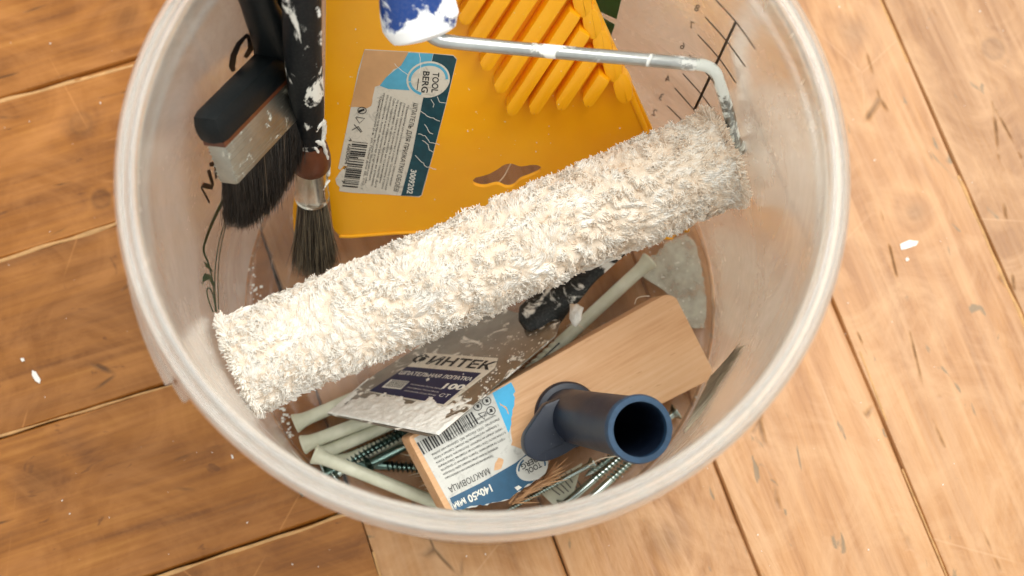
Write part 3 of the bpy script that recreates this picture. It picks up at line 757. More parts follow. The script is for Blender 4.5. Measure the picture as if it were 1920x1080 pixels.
# clump structure in the unrolled (mm, mm) sheet
ncl = 3000
cs_ = np.c_[rng.random(ncl)*RL, rng.random(ncl)*2*math.pi*22]
from mathutils.kdtree import KDTree
kd = KDTree(ncl)
for i in range(ncl): kd.insert((cs_[i, 0], cs_[i, 1], 0), i)
kd.balance()
P0 = np.zeros((nst, 3)); D0 = np.zeros((nst, 3)); B0 = np.zeros((nst, 3)); Ln = np.zeros(nst); tn = np.zeros(nst)
def nap_r(x, t):
    """lumpy, matted radius of the sleeve under the loose fibre ends"""
    cx_, cy_ = math.cos(t), math.sin(t)
    _, ci, dd = kd.find((x, (t % (2*math.pi))*22, 0))
    return ci, dd, (21.9 - 0.17*min(dd, 2.6)**2 + 1.0*noise.noise(Vector((x*0.16, cx_*4, cy_*4))) + 0.55*noise.noise(Vector((x*0.42, cx_*10, cy_*10)))
            + 1.5*noise.noise(Vector((x*0.13 + 0.8*math.sin(t*2), cx_*1.1, cy_*1.1 + 9)))*math.exp(-((x - 130)/75)**2) - 0.7*max(0, 1 - min(x, RL - x)/4))
V = []; Fc = []; gx, gy = 380, 170
for i in range(gx+1):
    x = RL*i/gx
    for j in range(gy):
        t = 2*math.pi*j/gy; r_ = nap_r(x, t)[2] - 0.25
        V.append(A0 + ux*x + (ua*math.cos(t) + ub*math.sin(t))*r_)
for i in range(gx):
    for j in range(gy): Fc.append((i*gy + j, i*gy + (j+1) % gy, (i+1)*gy + (j+1) % gy, (i+1)*gy + j))
mk('pile_mat', V, Fc, M_napbase, rt, smooth=True)
for i in range(nst):
    x = s[i]*RL; y = th[i]*22
    er = ua*math.cos(th[i]) + ub*math.sin(th[i]); et = -ua*math.sin(th[i]) + ub*math.cos(th[i])
    ci, dd, rr = nap_r(x, th[i]); cx, cy = cs_[ci] - (x, y)
    q = Vector((x*0.035, math.cos(th[i])*1.3, math.sin(th[i])*1.3))
    n1 = noise.noise(q); n2 = noise.noise(q + Vector((7, 3, 1))); n3 = noise.noise(q*3.1 + Vector((2, 9, 4)))
    lean = ux*(n1*1.9 + 0.25 + n3*0.9) + et*(n2*1.9 - 0.3)
    wnt = ux*cx*0.34 + et*cy*0.34
    D0[i] = er*0.34 + lean*0.6 + wnt*0.5 + rng.normal(0, 0.16, 3)
    B0[i] = lean*0.8 + wnt*1.1 + rng.normal(0, 0.22, 3) - er*0.62
    P0[i] = A0 + ux*x + er*(rr - 0.45)
    Ln[i] = 2.1 + 0.6*n3 + 0.7*rng.random()
    ex = min(x, RL - x)
    if ex < 4: D0[i] += ux*(1 if x > RL/2 else -1)*0.5*(4-ex)/4
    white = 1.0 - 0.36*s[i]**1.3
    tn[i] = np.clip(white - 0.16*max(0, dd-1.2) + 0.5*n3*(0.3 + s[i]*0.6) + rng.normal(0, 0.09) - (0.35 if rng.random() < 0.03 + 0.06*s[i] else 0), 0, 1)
strands('nap', P0, D0, Ln, 0.29 + 0.15*rng.random(nst), B0, M_nap, rt, segs=2, tips=0.85, tint=tn, sides=3)
# fringe on both end faces
for e, (c0, sg) in enumerate(((A0, -1), (A1, 1))):
    m_ = 1500; a_ = rng.random(m_)*2*math.pi; rr_ = 14.5 + 6*np.sqrt(rng.random(m_))
    ER = np.outer(np.cos(a_), ua) + np.outer(np.sin(a_), ub)
    Pp = c0 + ER*rr_[:, None] - sg*ux*3.0
    Dd = sg*ux*0.8 + ER*0.9 + rng.normal(0, 0.3, (m_, 3))
    strands('end_fringe', Pp, Dd, 4.0 + 1.5*rng.random(m_), 0.40 + 0.2*rng.random(m_), ER*0.8 + rng.normal(0, 0.5, (m_, 3)), M_nap, rt, 3, 0.7, np.clip((0.95 if e == 0 else 0.45) + rng.normal(0, 0.12, m_), 0, 1), 4)
    mk('end_cap', *tube([c0 - sg*ux*2, c0 + sg*ux*0.6, c0 + sg*ux*1.2], [16.5, 16.5, 14.5], 32), M_napbase if e == 0 else M_rodw, rt, smooth='auto')
# frame rod
c1 = at(1339, 132, 160)
p_ax = A1 + ux*8.0
rodp = [A1 - ux*4, A1 + ux*4, p_ax*0.85 + at(1377, 262, 131)*0.15, at(1378, 262, 131), at(1366, 210, 142), at(1350, 158, 155), at(1341, 136, 160), at(1325, 124, 162), at(1300, 120, 163.5)]
mk('axle_arm', *tube(spline(rodp, 6), 2.6, 18), M_rodw, rt, smooth='auto')
rodq = [at(1302, 120.3, 163.4), at(1200, 111, 169), at(1060, 99, 177), at(930, 87, 184), at(850, 79, 188), at(822, 74, 189), at(805, 62, 191), at(797, 40, 194), at(790, 5, 200)]
mk('frame_rod', *tube(spline(rodq, 6), 2.85, 18), M_rod, rt, smooth='auto')
hp = [at(800, 76, 190), at(797, 66, 191), at(789, 40, 194), at(782, 5, 199), at(776, -40, 206), at(770, -90, 214), at(764, -160, 226)]
mk('handle', *tube(spline(hp, 5), [float(x) for x in np.interp(np.arange(31), [0, 2, 5, 10, 14, 20, 30], [3.4, 8.0, 13.0, 15.8, 15.4, 14, 14])], 28, squash=[(1, 0.62)]*31), M_blue, rt, smooth='auto')

# ------------------------------------------------------------------ round brush
rb_t = thing('round_brush', at(590, 505, 34), 'round paintbrush with black paint-smeared handle, brown collar and tan bristles', 'paintbrush')
bt = [(590, 505, 40), (585, 372, 78), (583, 306, 100), (580, 268, 114), (576, 200, 140), (568, 100, 178), (566, 0, 212), (566, -90, 238)]
BT = [at(*p) for p in bt]
def along(p0, p1, ts, rs_, n=28, sq=None): 
    return tube([p0 + (p1-p0)*t for t in ts], rs_, n, squash=sq)
mk('ferrule', *along(BT[1], BT[2], [0, .04, .08, .14, .2, .86, .93, 1.0], [7.2, 8.0, 7.4, 8.0, 7.5, 7.6, 8.0, 7.6]), M_ferr, rb_t, smooth='auto')
mk('collar', *along(BT[2], BT[3], [-.1, 0, .35, .8, 1.1], [8.2, 9.0, 9.0, 8.0, 6.6]), M_brown, rb_t, smooth='auto')
hs = spline(BT[3:], 6)
mk('handle', *tube(hs, [float(x) for x in np.interp(np.arange(len(hs)), [0, 4, 8, 14, 20, 24], [6.0, 6.8, 7.5, 7.8, 7.6, 6.8])], 28), M_blacks, rb_t, smooth='auto')
bd, b1, b2 = frame_of(BT[0] - BT[1]); m_ = 2400
a_ = rng.random(m_)*2*math.pi; r_ = 6.3*np.sqrt(rng.random(m_))
ER = np.outer(np.cos(a_), b1) + np.outer(np.sin(a_), b2)
BL_ = np.linalg.norm(BT[0]-BT[1])
strands('bristles', BT[1] - bd*1.0 + ER*r_[:, None], bd + ER*(r_/6.3*0.09)[:, None] + rng.normal(0, 0.022, (m_, 3)), (BL_+2)*(0.84 + 0.18*rng.random(m_) - 0.06*(r_/6.3)), np.full(m_, 0.20), ER*(r_/6.3*-0.02)[:, None] + rng.normal(0, 0.06, (m_, 3)), M_hair_t, rb_t, 5, 0.5, np.clip(rng.beta(0.9, 2.6, m_), 0, 1))
def blob(name, pts, wid, pl_fn, parent, mat, h=0.5):
    """raised dried drip following 3D points"""
    P = spline(pts, 5); k = len(P)
    mk(name, *tube(P, [max(0.25, wid*(0.55 + 0.6*abs(math.sin(i*1.7 + wid)))) * (0.5 if i in (0, k-1) else 1) for i in range(k)], 8), mat, parent, smooth=True)
for pts, wd in (([(560, 262), (575, 270), (590, 262), (604, 272)], 1.1), ([(604, 262), (612, 290), (616, 312), (616, 330)], 0.9), ([(566, 280), (574, 282), (585, 272), (592, 278), (600, 292)], 0.7),
                ([(572, 335), (580, 338), (586, 352)], 0.6), ([(590, 362), (604, 356), (612, 345), (618, 338)], 0.6), ([(592, 320), (602, 322), (598, 332)], 0.6), ([(575, 372), (590, 374), (604, 368)], 0.6)):
    q = []
    for (x, y) in pts:
        t_ = np.interp(y, [262, 306, 372], [115, 100, 78]); xc = np.interp(y, [262, 372], [580, 585])
        R_ = 9.0 if y < 308 else 8.0; dx = (x - xc)/4.25
        q.append(at(x, y, t_ + math.sqrt(max(R_**2 - dx*dx, 0.5)) * 1.05))
    blob('paint_drip', q, wd, None, rb_t, M_plaster)
for pts, wd in (([(588, 8), (594, 20), (596, 30)], 1.3), ([(578, 62), (570, 78), (582, 92)], 1.2), ([(562, 112), (574, 120), (588, 118), (586, 140), (582, 152)], 1.5), ([(548, 120), (556, 140), (562, 152)], 0.5),
                ([(560, 188), (572, 192), (594, 190)], 0.5), ([(594, 200), (594, 212)], 0.9), ([(600, 226), (590, 240), (572, 254), (558, 264)], 2.0), ([(604, 225), (606, 240), (604, 262)], 1.6)):
    q = []
    for (x, y) in pts:
        t_ = np.interp(y, [0, 100, 200, 268], [212, 178, 140, 114]); xc = np.interp(y, [0, 100, 200, 268], [566, 568, 576, 580])
        R_ = np.interp(y, [0, 100, 200, 268], [7.7, 7.8, 7.1, 6.4]); dx = (x - xc)/np.interp(y, [0, 268], [4.95, 4.35])
        q.append(at(x, y, t_ + math.sqrt(max(R_**2 - dx*dx, 0.3)) * 1.04))
    blob('paint_drip', q, wd, None, rb_t, M_plaster)

# ------------------------------------------------------------------ flat brush
fb = thing('flat_brush', at(480, 420, 104), 'wide flat paintbrush with black handle, brushed metal ferrule and dark bristles against the bucket wall', 'paintbrush')
Ea, Eb = at(388, 246, 184), at(540, 92, 150)            # ends of the black head bar
wd_ = (Eb - Ea); WL = np.linalg.norm(wd_); wd_ /= WL
Fa, Fb = at(430, 330, 164), at(572, 190, 128)           # lower edge of the ferrule
ln_ = ((Fa - Ea) + (Fb - Eb))/2; ln_ -= wd_*(ln_ @ wd_); LL = np.linalg.norm(ln_); ln_ /= LL
th_ = np.cross(wd_, ln_); th_ = th_ if th_[2] > 0 else -th_
def slabbox(c, hw, hl, ht): return box(c, wd_*hw, ln_*hl, th_*ht)
mid = (Ea + Eb)/2
mk('head', *slabbox(mid, WL/2 + 1, 7.2, 7.0), M_black, fb, smooth='auto', bevel=5.6)
mk('spacer', *slabbox(mid + ln_*7.2, WL/2 - 1.5, 1.2, 5.2), M_brown, fb, bevel=0.4)
mk('ferrule', *slabbox(mid + ln_*(8 + 9.5), WL/2 - 2.5, 9.8, 4.6), M_ferr2, fb, smooth='auto', bevel=1.6)
for q_ in (10.0, 11.6, 13.2, 15.6, 19.0, 21.6, 23.2, 24.8): mk('ferrule_groove', *slabbox(mid + ln_*q_, WL/2 - 2.45, 0.28, 4.75), M_ferr2, fb, bevel=0.3)
nk = spline([mid + wd_*WL*0.36 - ln_*3 + th_*1, at(512, 70, 172), at(486, 10, 196), at(470, -40, 212), at(458, -90, 224)], 6)
mk('handle', *tube(nk, [float(x) for x in np.interp(np.arange(len(nk)), [0, 6, 12, 18, 24], [8, 7.5, 6.0, 6, 6])], 24, squash=[(1.25, 0.75)]*len(nk)), M_black, fb, smooth='auto')
nk2 = spline([at(508, 62, 168), at(526, 10, 176), at(528, -40, 190)], 6)
mk('hanging_loop', *tube(nk2, 4.0, 16), M_black, fb, smooth='auto')
m_ = 5200; u_ = rng.random(m_)*2 - 1; v_ = rng.random(m_)*2 - 1
root = mid + ln_*26 + np.outer(u_*(WL/2 - 3.5), wd_) + np.outer(v_*3.8, th_)
tgt = at(482, 400, 122)
dirn = (tgt - (mid + ln_*27)); BLn = np.linalg.norm(dirn); dirn /= BLn
Dd = dirn*1.0 + np.outer(-u_*0.22, wd_) + np.outer(v_*0.10, th_) + rng.normal(0, 0.035, (m_, 3))
strands('bristles', root, ln_*0.35 + Dd, BLn*(0.58 + 0.20*rng.random(m_) + 0.24*(1 - u_**2)), np.full(m_, 0.16), dirn*0.5 + rng.normal(0, 0.08, (m_, 3)) + np.array([0, 0, -0.1]), M_hair_d, fb, 5, 0.5, np.where(rng.random(m_) < 0.035, 0.8 + 0.25*rng.random(m_), 0.12*rng.random(m_)))

# ------------------------------------------------------------------ masonry brush (wooden block with navy tube handle)
WP = Plane((765, 820, 60), (1250, 550, 38), (1335, 700, 27))
wb = thing('block_brush', WP.p(1050, 800, -45), 'wooden block brush with torn sticker and hollow navy blue tube handle', 'brush')
bo = fillet([(764, 820), (1248, 551), (1268, 556), (1337, 692), (1332, 712), (838, 962)], [10, 8, 8, 8, 10, 14], 5)
# local X axis of the beech grain = long side of the block
lx = WP.p(1250, 550) - WP.p(765, 820); lx /= np.linalg.norm(lx); ly = np.cross(WP.n, lx)
rot = Matrix(((lx[0], ly[0], WP.n[0]), (lx[1], ly[1], WP.n[1]), (lx[2], ly[2], WP.n[2])))
V, Fc = slab([WP.p(*p) for p in bo], WP.n, 17)
c0 = WP.p(1050, 760); V = [np.array(rot.transposed() @ Vector(v - c0)) for v in V]
o = mk('block', V, Fc, M_beech, None, smooth='auto', bevel=1.1, local=True)
o.parent = wb; o.rotation_euler = rot.to_euler(); o.location = (Vector(c0*MM) - wb.location)
nrm = WP.n
# bristles under the block, splayed where they meet the wall
def fan(px0, px1, m_, lo, hi, spread, Lm, mat, tlo, thi, jitter_=0.05):
    t = rng.random(m_); a = np.array([WP.p(*(np.array(px0) + (np.array(px1)-np.array(px0))*q), -17) for q in t])
    return a, t
m_ = 1800; uu = rng.random(m_); vv = rng.random(m_)
tl, tr, bl_ = WP.p(785, 826, -17.5), WP.p(1240, 566, -17.5), WP.p(850, 940, -17.5)
rt_ = tl + np.outer(uu, tr - tl)*0.97 + np.outer(vv, bl_ - tl)*0.9
Dn = -nrm + rng.normal(0, 0.05, (m_, 3)); Lb = np.minimum(34.0, (rt_[:, 2] - 5.0)/np.maximum(0.6, -Dn[:, 2]))
strands('bristles', rt_, Dn, np.maximum(Lb, 4), np.full(m_, 0.22), rng.normal(0, 0.05, (m_, 3)), M_hair_g, wb, 3, 0.6, np.clip(rng.random(m_), 0, 1))
m_ = 420; tpx = rng.random(m_)
ap = np.array([on_wall(1336 - 52*q - 4*rng.random(), 704 + 108*q, -1.6 - 1.5*rng.random()) for q in tpx])
ep = np.array([on_wall(1394 - 72*q + 4*rng.random(), 640 + 118*q + 6*rng.random(), -0.8) for q in tpx])
dd_ = ep - ap; Ls = np.linalg.norm(dd_, axis=1)
strands('splayed_bristles', ap, dd_, Ls*(0.8 + 0.2*rng.random(m_)), np.full(m_, 0.20), rng.normal(0, 0.02, (m_, 3)), M_hair_g, wb, 3, 0.5, rng.random(m_))
# tube handle: stands square on the block
hb = WP.p(1062, 778); 
ht = at(1200, 805, 150); hd = ht - hb; hd /= np.linalg.norm(hd)
he = hb + hd*np.linalg.norm(ht - hb)
Lh = np.linalg.norm(ht - hb)
rp = [(0.0, 12.6), (0.15, 12.4), (0.6, 12.7), (0.93, 13.0), (0.965, 13.7), (0.99, 13.9), (1.0, 13.4), (1.0, 11.2), (0.97, 10.9), (0.5, 10.6), (0.06, 10.2)]
V, Fc = tube([hb + hd*Lh*t for t, r in rp], [r for t, r in rp], 48, caps=False)
# tube() frames need monotone paths, so build rings by hand
_, ha, hb2 = frame_of(hd); V = []
for t, r in rp:
    for s_ in range(48):
        an = 2*math.pi*s_/48; V.append(hb + hd*Lh*t + (ha*math.cos(an) + hb2*math.sin(an))*r)
k_ = len(rp); Fc = [(i*48 + s_, i*48 + (s_+1) % 48, (i+1)*48 + (s_+1) % 48, (i+1)*48 + s_) for i in range(k_-1) for s_ in range(48)]
Fc.append(tuple((k_-1)*48 + s_ for s_ in range(48)))
hto = mk('handle_tube', V, Fc, M_navy, wb, smooth='auto')
V = []
rp2 = [(0.966, 13.85), (0.985, 14.15), (1.004, 13.6), (1.004, 11.3), (0.985, 11.0)]
for t, r in rp2:
    for s_ in range(48):
        an = 2*math.pi*s_/48; V.append(hb + hd*Lh*t + (ha*math.cos(an) + hb2*math.sin(an))*r)
Fc = [(i*48 + s_, i*48 + (s_+1) % 48, (i+1)*48 + (s_+1) % 48, (i+1)*48 + s_) for i in range(4) for s_ in range(48)]
mk('handle_lip', V, Fc, M_navy_rim, hto, smooth='auto')
mk('handle_flange', *tube([hb - hd*1, hb + hd*2.2, hb + hd*3.4, hb + hd*4.0], [15.8, 15.8, 15.0, 12.8], 48), M_navy, wb, smooth='auto')
EP = Plane((1050, 780, 66), (985, 830, 66), (1100, 860, 60))
ear = fillet([(1022, 758), (1062, 742), (1118, 806), (1088, 834), (1050, 858), (1014, 869), (984, 852), (980, 820)], [5, 5, 5, 30, 24, 22, 24, 24], 6)
mk('handle_ear', *slab([EP.p(*p) for p in ear], EP.n, 8.0), M_navy, wb, smooth='auto', bevel=1.3)
# sticker on the block
sk = mk('sticker', *slab([WP.p(*p, 0.2) for p in [(776, 822)] + jitter([(958, 716), (964, 728), (964, 752), (957, 790), (958, 835), (978, 842), (1000, 838), (1028, 866), (1022, 888), (1004, 900), (968, 924), (955, 936), (850, 958)], 1.2, 7, False)], WP.n, 0.18), M_lab_w2, wb)
A = Acc(); A.add(ppoly(WP, [(923, 737)] + jitter([(958, 717), (964, 728), (964, 752), (957, 800), (953, 812)], 1.0, 5, False), 0.28)); mk('blue_band', A.V, A.F, M_lab_sky2, sk)
A = Acc(); A.add(ppoly(WP, [(966, 868), (996, 844), (1020, 866), (1018, 890)] + jitter([(1000, 902), (968, 924), (955, 936), (852, 957)], 1.0, 6, False) + [(843, 934), (900, 906)], 0.28)); mk('petrol_band', A.V, A.F, M_lab_teal2, sk)
A = Acc(); A.add(ppoly(WP, jitter([(928, 868), (934, 858), (944, 862), (940, 878), (926, 882)], 0.6, 5), 0.32)); A.add(ppoly(WP, jitter([(936, 754), (950, 764), (954, 778), (947, 766), (938, 760)], 0.8, 4), 0.33)); mk('torn_patch', A.V, A.F, M_beech, sk)
lc = (997, 876)
A = Acc(); A.add(ppoly(WP, circ_px(lc, 31, 24, 32, rot=-30), 0.36)); mk('logo_disc', A.V, A.F, M_lab_w2, sk)
A = Acc(); A.add(pline(WP, circ_px(lc, 26, 20, 18, 195, 255, rot=-30), 3.2, 0.42)); A.add(pline(WP, circ_px(lc, 26, 20, 12, -10, 30, rot=-30), 3.2, 0.42)); mk('logo_ring', A.V, A.F, M_lab_teal2, sk)
A = Acc(); upd = (0.42, 0.9)
A.add(ptext(WP, 'TOOL', (1012, 866), (984, 881), 10, 0.45, up=upd, bold=0.02)); A.add(ptext(WP, 'BERG', (1004, 856), (975, 872), 10, 0.45, up=upd, bold=0.02))
A.add(ptext(WP, 'МАКЛОВИЦА', (914, 877), (839, 914), 11.5, 0.45, up=upd)); mk('lettering', A.V, A.F, M_ink, sk)
A = Acc(); A.add(ptext(WP, '140x50 мм', (918, 908), (848, 944), 14, 0.45, up=upd, bold=0.03)); A.add(ppoly(WP, [(964, 914), (972, 910), (978, 914), (970, 920)], 0.45)); mk('number_print', A.V, A.F, M_inkw, sk)
rows = ['Предназначена для нанесения клея и лакокрасочных', 'материалов. Материал: щетина смешанная, дерево. Использовать', 'строго по назначению. Хранить отдельно от продуктов,', 'в сухом месте. Срок годности не ограничен. Обязательной', 'сертификации не подлежит. Изготовитель: Китай, Купить', 'с большим энтузиазмом. Не указано. Сделано в Китае.', 'Импортер: ООО, Россия, МО, Щёлковский район,', 'Чкаловский адрес: 142450, Россия, М.О., г. Ногинск', 'ул. Декабристов, дом 1, офис 13.']
A = Acc()
for i, rw in enumerate(rows):
    q = 0.93 - i*0.092
    a0 = np.array([952 - 34*(1-q)*0.6, 840 - 92*(1-q)]) ; a0 = np.array([918, 748])*(1-q) + np.array([962, 842])*q
    a1 = np.array([787, 824])*(1-q) + np.array([835, 902])*q
    if i == 0: a0 = a0 + (a1-a0)*0.28
    if i == 1: a0 = a0 + (a1-a0)*0.16
    a0 = a0 + (a1-a0)*0.02*(i % 3)
    A.add(ptext(WP, rw, a0, a0 + (a1-a0)*(0.98 if i < 7 else 0.7), 4.4, 0.45, up=upd))
mk('fine_print', A.V, A.F, M_inkg, sk)
A = Acc(); u = 0.0
while u < 1:
    bw = rs.choice([0.010, 0.016, 0.028]); d_ = np.array([-95, 54.])*1.06; a = np.array([884, 772]) + d_*u; b = np.array([876, 757]) + d_*u; b = a + np.array([13, 22])
    A.add(ppoly(WP, [a, a + d_*bw, b + d_*bw, b], 0.45)); u += bw + rs.choice([0.012, 0.02, 0.03])
mk('barcode', A.V, A.F, M_ink, sk)
A = Acc()
for c_ in ((895, 762), (912, 752), (920, 770)): A.add(pline(WP, circ_px(c_, 8, 7.5, 20) + [(c_[0] + 8, c_[1])], 1.5, 0.45)); A.add(ppoly(WP, [(c_[0]-3, c_[1]-3), (c_[0]+2, c_[1]-4), (c_[0]+4, c_[1]+2), (c_[0]-1, c_[1]+3)], 0.45))
A.add(pline(WP, [(897, 776), (910, 772), (908, 786), (896, 776)], 1.6, 0.45)); mk('symbol', A.V, A.F, M_ink, sk)

# ------------------------------------------------------------------ putty knife
KP = Plane((612, 775, 26), (820, 815, 72), (1062, 600, 44))
pkn = thing('putty_knife', KP.p(720, 790, -1), 'steel putty knife crusted with white plaster, dark blue sticker and black handle under the roller', 'putty knife')
kb = fillet([(612, 775), (805, 817), (830, 808), (1042, 628), (1050, 600), (965, 585), (935, 575), (800, 640), (705, 700)], [4, 10, 14, 6, 0, 0, 0, 0, 0], 5)
mk('blade', *slab([KP.p(*p) for p in kb], KP.n, 0.9), M_blade, pkn, bevel=0.2)
hk = spline([KP.p(985, 618, 2.0), KP.p(1030, 588, 3.0), at(1062, 552, 44), at(1106, 506, 44), at(1180, 440, 44)], 5)
mk('handle', *tube(hk, [float(x) for x in np.interp(np.arange(len(hk)), [0, 2, 5, 9, 14, 20], [4, 9, 10, 7, 6, 6])], 24, squash=[(1.0, 0.5)]*len(hk)), M_knifeh, pkn, smooth='auto')
# plaster ridge along the working edge: a lumpy relief sheet
gx, gy = 120, 60; V = []; Fc = []
e0, e1 = np.array([612, 775.]), np.array([822, 816.])
for j in range(gy+1):
    for i in range(gx+1):
        t = i/gx; q = j/gy
        p = e0 + (e1-e0)*t + np.array([0.66, -0.56])*118*q
        n0 = noise.noise(Vector((t*7, q*3 - t*2, 2))); n1_ = noise.noise(Vector((t*26, q*9, 5))); n2_ = noise.noise(Vector((t*70, q*34, 5)))
        cover = 0.70 - q*1.55 + 0.35*math.sin(math.pi*t) + (0.30 if t > 0.8 else 0)*(1 - q)
        hgt = (cover + 0.75*n0 + 0.42*n1_ + 0.16*n2_)
        hgt = min(hgt, 0.5 + 0.35*n1_ + 0.2*n2_) if hgt > 0.5 else hgt
        edge = min(1, i/3, (gx-i)/3, j/2 + 0.3, (gy-j)/3)
        V.append(KP.p(p[0], p[1], -0.10 + 0.30*min(1, edge) + max(-0.6, hgt*1.3)*edge))
for j in range(gy):
    for i in range(gx): a = j*(gx+1) + i; Fc.append((a, a+1, a+gx+2, a+gx+1))
mk('dried_plaster', V, Fc, M_plaster, pkn, smooth=True)
# plaster caked on the butt of the handle
bp = at(1080, 588, 52); V, Fc = [], []
for i in range(9):
    for j in range(16):
        th1 = math.pi*i/8; ph = 2*math.pi*j/16; r_ = 1 + 0.5*noise.noise(Vector((i*0.6, math.cos(ph)*1.5, math.sin(ph)*1.5)))
        V.append(bp + np.array([3.2*math.sin(th1)*math.cos(ph)*r_, 5.2*math.sin(th1)*math.sin(ph)*r_, 3.5*math.cos(th1)*r_]))
for i in range(8):
    for j in range(16): Fc.append((i*16+j, i*16+(j+1) % 16, (i+1)*16+(j+1) % 16, (i+1)*16+j))
mk('plaster_lump', V, Fc, M_plaster, pkn, smooth=True)
# right-hand plaster streak on the blade
A = Acc()
for c_ in range(90):
    t = rs.random(); base = np.array([860, 782.])*(1-t) + np.array([1025, 640.])*t + np.array([rs.gauss(0, 9) - 10, rs.gauss(0, 7) - 8])
    L_ = rs.uniform(2, 8); d_ = np.array([0.78, -0.5])
    A.add(ppoly(KP, [base, base + d_*L_*0.5 + np.array([0, 1.2]), base + d_*L_, base + d_*L_*0.5 - np.array([0.3, 1.2])], 0.25 + 0.1*rs.random()))
for c_ in range(40):
    base = np.array([rs.uniform(860, 1010), 0]); base[1] = 690 - (base[0]-860)*0.45 + rs.gauss(0, 14); L_ = rs.uniform(1.5, 5); d_ = np.array([0.8, -0.5])
    A.add(ppoly(KP, [base, base + d_*L_*0.5 + np.array([0, 1.2]), base + d_*L_, base + d_*L_*0.5 - np.array([0.3, 1.2])], 0.25 + 0.1*rs.random()))
mk('plaster_speck', A.V, A.F, M_plaster, pkn, kind='stuff')
ks = mk('sticker', *slab([KP.p(*p, 0.18) for p in [(797, 662), (934, 672), (928, 690), (835, 762), (690, 735), (745, 702)]], KP.n, 0.15), M_lab_w, pkn)
A = Acc(); A.add(ppoly(KP, [(764, 688), (903, 700), (832, 759), (692, 734), (740, 703)], 0.26)); mk('navy_band', A.V, A.F, M_lab_navy, ks)
A = Acc(); up_ = (0.75, -0.66)
A.add(ptext(KP, 'ФИНТЕК', (768, 680), (917, 694), 21, 0.32, up=up_, bold=0.03)); mk('lettering', A.V, A.F, M_ink, ks)
A = Acc(); A.add(ptext(KP, 'ШПАТЕЛЬНАЯ ЛОПАТКА', (747, 702), (882, 715), 9, 0.32, up=up_, bold=0.02)); A.add(ptext(KP, '100', (828, 729), (866, 732), 14, 0.32, up=up_, bold=0.04))
A.add(ptext(KP, 'СТ', (822, 744), (840, 746), 8, 0.32, up=up_))
for i in range(3): A.add(ptext(KP, 'Изготовитель: Россия, Москва', (770 - i*6, 722 + i*6), (828 - i*6, 731 + i*6), 3, 0.32, up=up_))
A.add(ppoly(KP, [(734, 712), (768, 716), (752, 731), (716, 727)], 0.30)); A.add(ppoly(KP, [(799, 712), (805, 709), (806, 713), (800, 716)], 0.32)); mk('white_print', A.V, A.F, M_inkw, ks)
A = Acc()
for i in range(14):
    a = np.array([737, 713]) + np.array([30, 3.5])*i/13.5; A.add(ppoly(KP, [a, a + np.array([1.2, 0.1]), a + np.array([-14.5, 12.6]), a + np.array([-15.7, 12.5])], 0.34))
mk('barcode', A.V, A.F, M_ink, ks)

# ------------------------------------------------------------------ wall plugs
def lathe_x(prof, n=20):
    V = []; Fc = []; k = len(prof)
    for i, (x, r) in enumerate(prof):
        for s_ in range(n):
            an = 2*math.pi*s_/n; V.append((x, r*math.cos(an), r*math.sin(an)))
    for i in range(k-1):
        for s_ in range(n): Fc.append((i*n + s_, (i+1)*n + s_, (i+1)*n + (s_+1) % n, i*n + (s_+1) % n))
    Fc.append(tuple(range(n))); Fc.append(tuple((k-1)*n + s_ for s_ in range(n))[::-1]); return V, Fc
def put(root, a, b):
    root.location = Vector(a)*MM; d = Vector(np.asarray(b, float) - np.asarray(a, float)).normalized()
    root.rotation_mode = 'QUATERNION'; root.rotation_quaternion = d.to_track_quat('X', 'Z')
def dup(root, label):
    r = root.copy(); col.objects.link(r); r['label'] = label
    for ch in list(root.children):
        c = ch.copy(); col.objects.link(c); c.parent = r
    return r
def make_plug():
    t = thing('wall_plug', (0, 0, 0), 'x', 'wall plug', 'white plastic wall plugs in the bucket')
    mk('collar', *lathe_x([(-1.2, 2.4), (-1.2, 4.6), (-0.4, 4.9), (0.4, 4.5), (3.5, 3.6), (7, 3.3)], 24), M_plug, t, smooth='auto', local=True)
    mk('shaft', *lathe_x([(6.5, 3.3), (40, 3.2), (60, 3.2)], 24), M_plug, t, smooth='auto', local=True)
    pr = [(60, 3.2)]
    for i in range(7): pr += [(61 + i*4, 3.2), (62 + i*4, 2.7), (64.2 + i*4, 3.3)]
    pr += [(92, 2.8), (97, 2.0)]
    mk('ribbed_end', *lathe_x(pr, 20), M_plug, t, smooth='auto', local=True)
    for sg in (-1, 1): mk('slot', *box((78, 0, 0), (17, 0, 0), (0, 0.35, 0), (0, 0, 3.45)), M_ink, t, local=True) if sg > 0 else None
    return t
plug0 = make_plug()
plugs = [((556, 793, 9), (760, 705, 9), 'wall plug with its head nearest the roller end, passing under the plaster-crusted knife corner'),
         ((571, 833, 10), (770, 758, 14), 'wall plug second from the roller, its head just left of the crossing plug'),
         ((600, 852, 8), (800, 765, 8), 'wall plug lying deepest, its head hidden behind the head of the crossing plug'),
         ((640, 868, 6), (820, 790, 6), 'wall plug beside the dark screws, partly covered by the other plugs'),
         ((592, 853, 20), (830, 948, 12), 'wall plug lying across the others and pointing to the wooden block brush'),
         ((1216, 491, 14), (1000, 690, 12), 'single wall plug between the wooden block brush and the roller')]
for i, (a, b, lab) in enumerate(plugs):
    o = plug0 if i == 0 else dup(plug0, lab); o['label'] = lab; put(o, at(*a), at(*b))

